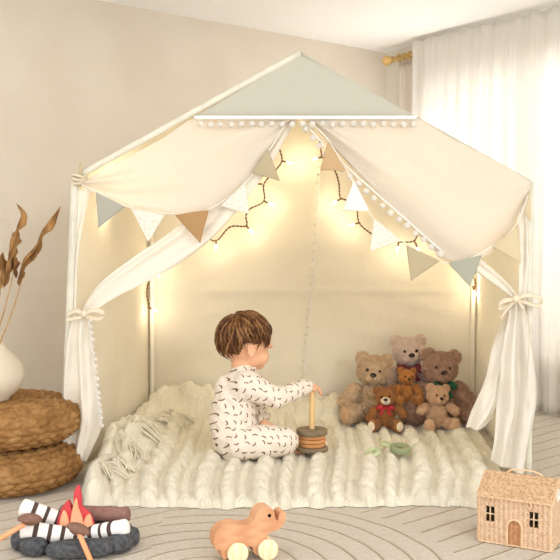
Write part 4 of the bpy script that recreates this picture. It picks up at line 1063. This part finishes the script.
bm = bmesh.new(); hz = hh+hr_
rope(bm, [Vector((.058, hdp/2, hz)), Vector((.061, hdp/2, hz+.013)), Vector((.085, hdp/2, hz+.021)), Vector((.13, hdp/2, hz+.021)), Vector((.155, hdp/2, hz+.013)), Vector((.158, hdp/2, hz))], .0026); mesh_obj('handle', bm, M['cane'], house)
for x in (.035, .142):
    bm = bmesh.new()
    tube(bm, [Vector((x+.006*cos(a), -.014-.002*sin(a), hh-.006+.010*sin(a))) for a in [2*PI*i/16 for i in range(17)]], .0018, 6, False); mesh_obj('clasp', bm, M['cane'], house)
for (x, y) in ((0, 0), (hw, 0), (hw, hdp), (0, hdp)):
    bm = bmesh.new(); rope(bm, [Vector((x, y, .002)), Vector((x, y, hh*.5)), Vector((x, y, hh))], .0022); mesh_obj('corner_post', bm, M['cane'], house)
bm = bmesh.new()
for a, b_ in (((0, -.002), (hw, -.002)), ((hw+.002, 0), (hw+.002, hdp)), ((-.002, 0), (-.002, hdp)), ((0, hdp+.002), (hw, hdp+.002))): rope(bm, [Vector((a[0], a[1], .004)), Vector((b_[0], b_[1], .004))], .0022)
mesh_obj('base_rim', bm, M['cane'], house)

# ------------------------------------------------------------------ wooden elephant
k_ = 1/370.0/6.22
def EL(x, y): return ((x-260)*k_, (400-y)*k_*.97)
out = [(68, 300), (58, 262), (62, 215), (85, 178), (130, 156), (185, 150), (235, 166), (280, 168), (312, 150), (325, 115), (345, 82), (385, 66), (425, 76), (446, 108), (452, 148), (470, 162), (476, 130), (490, 110), (514, 108), (523, 132), (516, 170), (490, 208), (450, 226), (408, 238), (402, 262), (400, 300), (392, 352), (345, 372), (312, 350), (300, 312), (250, 306), (190, 306), (160, 330), (142, 366), (118, 370), (106, 345), (100, 312)]
o2 = smooth_outline([EL(*p) for p in out], 150)
ep = G(243, 561); el = thing('pull_along_elephant', 'wooden elephant on wheels standing on the rug before the blanket', 'toy elephant', (ep.x, ep.y+.02, 0), .34)
bm = bmesh.new(); prism(bm, o2, -.024, .024); bmesh.ops.triangulate(bm, faces=[f for f in bm.faces if len(f.verts) > 4]); mesh_obj('body', bm, M['beech'], el, bevel=.0035)
for s in (-1, 1):
    bm = bmesh.new(); x, z = EL(413, 122); tube(bm, [(x, s*.0235, z), (x, s*.0248, z)], .0050, 16); mesh_obj('eye', bm, M['black'], el)
    bm = bmesh.new(); x, z = EL(330, 150)
for x_, y_ in ((200, 350), (394, 345)):
    x, z = EL(x_, y_); z = .0285
    bm = bmesh.new(); tube(bm, [(x, -.040, z), (x, .040, z)], .005, 12); mesh_obj('axle', bm, M['maple'], el)
    for s in (-1, 1):
        bm = bmesh.new(); y0 = s*.0265; y1 = s*.043
        lathe(bm, [(.004, 0), (.0245, 0), (.0275, .002), (.0283, .005), (.0283, .0125), (.0275, .0150), (.0245, .0165), (.004, .0165)], 40)
        bm.transform(Matrix.Translation((x, y0, z)) @ Matrix.Rotation(-s*PI/2, 4, 'X') @ Matrix.Identity(4)); mesh_obj('wheel', bm, M['maple'], el)

# ------------------------------------------------------------------ plush campfire
fc = G(74, 549); FX, FY = fc.x, fc.y+.02
ring = thing('stone_ring', 'ring of charcoal plush stones round the toy campfire', 'toy', (FX, FY, 0))
RX, RY = .150, .095
angs = [(-2.85, .42), (-2.3, .52), (-1.35, 1.05), (-.5, .62), (.1, .5), (.75, .6), (1.5, .65), (2.25, .6), (2.85, .50)]
for i, (a, w_) in enumerate(angs):
    c = Vector((RX*cos(a), RY*sin(a), .026)); t = Vector((-RX*sin(a), RY*cos(a), 0)); L_ = t.length*w_*.60
    bm = bmesh.new(); ball(bm, c, (L_, .030, .0255), 22, Quaternion((0, 0, 1), math.atan2(t.y, t.x)), fn=lambda v: 1/(abs(v.x)**3+abs(v.y)**3+abs(v.z)**3)**(1/3)*.97)
    mesh_obj('stone', bm, M['stone'], ring)
bm = bmesh.new(); ball(bm, (0, 0, .014), (RX, RY, .012), 24); mesh_obj('cushion', bm, M['stone'], ring)
def log(label, a, b_, r, stripes, mats, group='plush logs of the toy campfire'):
    a, b_ = Vector(a), Vector(b_); d = b_-a; n_ = 80; bm = bmesh.new(); L_ = d.length; x_, y_ = frame_of(d); rings = []
    for i in range(n_+1):
        t = i/n_; e = min(t, 1-t)*L_; rr = r*math.sqrt(max(0.0, 1-(max(0, 1-e/(r*.45)))**2.6))*.98+.0005
        rings.append([bm.verts.new(d*t+(x_*cos(2*PI*k/28)+y_*sin(2*PI*k/28))*rr) for k in range(28)])
    for i in range(n_):
        t = (i+.5)/n_; mi = 1 if any(s0 < t < s1 for s0, s1 in stripes) else 0
        for k in range(28):
            f = bm.faces.new((rings[i][k], rings[i][(k+1) % 28], rings[i+1][(k+1) % 28], rings[i+1][k])); f.smooth = True; f.material_index = mi
    bm.faces.new(rings[0][::-1]); bm.faces.new(rings[-1])
    o = mesh_obj('toy_log', bm, mats); o.location = a; return tag(o, label, 'toy log', group)
WS = [M['log_white'], M['log_stripe']]; S1 = [(.20, .27), (.42, .49), (.62, .69), (.82, .89)]
YQ = FY
log('striped plush log leaning at the back left of the toy campfire', P(20, 506, YQ+.03), P(76, 526, YQ+.06), .0245, S1, WS)
log('striped plush log lying at the front left of the toy campfire', P(20, 529, YQ-.055), P(84, 538, YQ-.02), .0245, S1, WS)
log('striped plush log sticking out at the right of the toy campfire', P(128, 527, YQ-.03), P(74, 537, YQ+.02), .0235, [(.24, .31), (.42, .48), (.60, .67)], WS)
log('plain brown plush log at the back right of the toy campfire', P(130, 515, YQ+.05), P(60, 512, YQ+.085), .0215, [], [M['log_brown'], M['log_brown']])
# flame
fm = thing('toy_flame', 'red and peach felt flame standing in the toy campfire', 'toy flame', (P(77, 530, YQ).x, YQ+.02, .02))
def flame(name, pts, Y, th, m, parent=fm, lab=None):
    c = Vector((0, 0, 0)); P3 = [P(x, y, Y) for x, y in pts]; c = sum(P3, Vector())/len(P3)
    o_ = smooth_outline([(p.x, p.z) for p in P3], 64); bm = bmesh.new()
    cc = (sum(p[0] for p in o_)/64, sum(p[1] for p in o_)/64)
    prev = None; rings = []
    for s, dd in ((1, 0), (.93, .55), (.75, .85), (.4, 1.0)):
        for sg in (-1, 1):
            rings.append((s, sg*dd*th, sg))
    def mk(s, y): return [bm.verts.new((cc[0]+(x-cc[0])*s, Y+y, cc[1]+(z-cc[1])*s)) for x, z in o_]
    base = mk(1, 0)
    for sg in (-1, 1):
        prev = base
        for s, dd in ((.93, .55), (.75, .85), (.4, 1.0)):
            cur = mk(s, sg*dd*th)
            for k in range(64): f = bm.faces.new((prev[k], prev[(k+1) % 64], cur[(k+1) % 64], cur[k])); f.smooth = True
            prev = cur
        v = bm.verts.new((cc[0], Y+sg*th, cc[1]))
        for k in range(64): f = bm.faces.new((prev[k], prev[(k+1) % 64], v)); f.smooth = True
    o = mesh_obj(name, bm, m, parent)
    if lab: o['label'] = lab
    return o
flame('outer_flame', [(58, 540), (57, 522), (62, 508), (69, 499), (71, 508), (73, 520), (75, 500), (74, 492), (79, 484), (82, 495), (83, 506), (90, 512), (95, 524), (94, 540), (76, 546)], YQ+.02, .012, M['flame_red'], lab='red felt flame')
flame('inner_flame', [(59, 536), (60, 520), (64, 510), (68, 516), (70, 530), (66, 542)], YQ+.006, .008, M['flame_orange'], lab='peach felt flame')
flame('inner_flame', [(69, 540), (71, 516), (76, 498), (79, 508), (83, 520), (84, 538), (77, 546)], YQ+.002, .009, M['flame_orange'], lab='peach felt flame')
flame('inner_flame', [(80, 540), (84, 520), (90, 514), (93, 526), (92, 540), (86, 546)], YQ+.005, .008, M['flame_orange'], lab='peach felt flame')
rebase(fm)
# roasting sticks with brown caps
def roast(label, cap, d, end, Yc, Ye):
    c = P(*cap, Yc); e = P(*end, Ye); root = thing('roasting_stick', label, 'toy stick', c, group='toy roasting sticks')
    bm = bmesh.new(); tube(bm, [c, e], .0068, 14); mesh_obj('stick', bm, M['stick'], root, bevel=.001)
    bm = bmesh.new(); ball(bm, c+Vector((0, 0, .002)), (.034, .022, .019), 24, Quaternion((0, 1, 0), d), fn=lambda v: 1 if v.z > -.1 else .75); mesh_obj('toasted_cap', bm, M['cap'], root)
    rebase(root)
roast('orange toy roasting stick with brown cap pointing out to the left edge', (30, 521), .05, (-14, 547), FY-.085, FY-.12)
roast('orange toy roasting stick with brown cap pointing toward the viewer over the stones', (78, 531), .35, (93, 566), FY-.11, FY-.21)
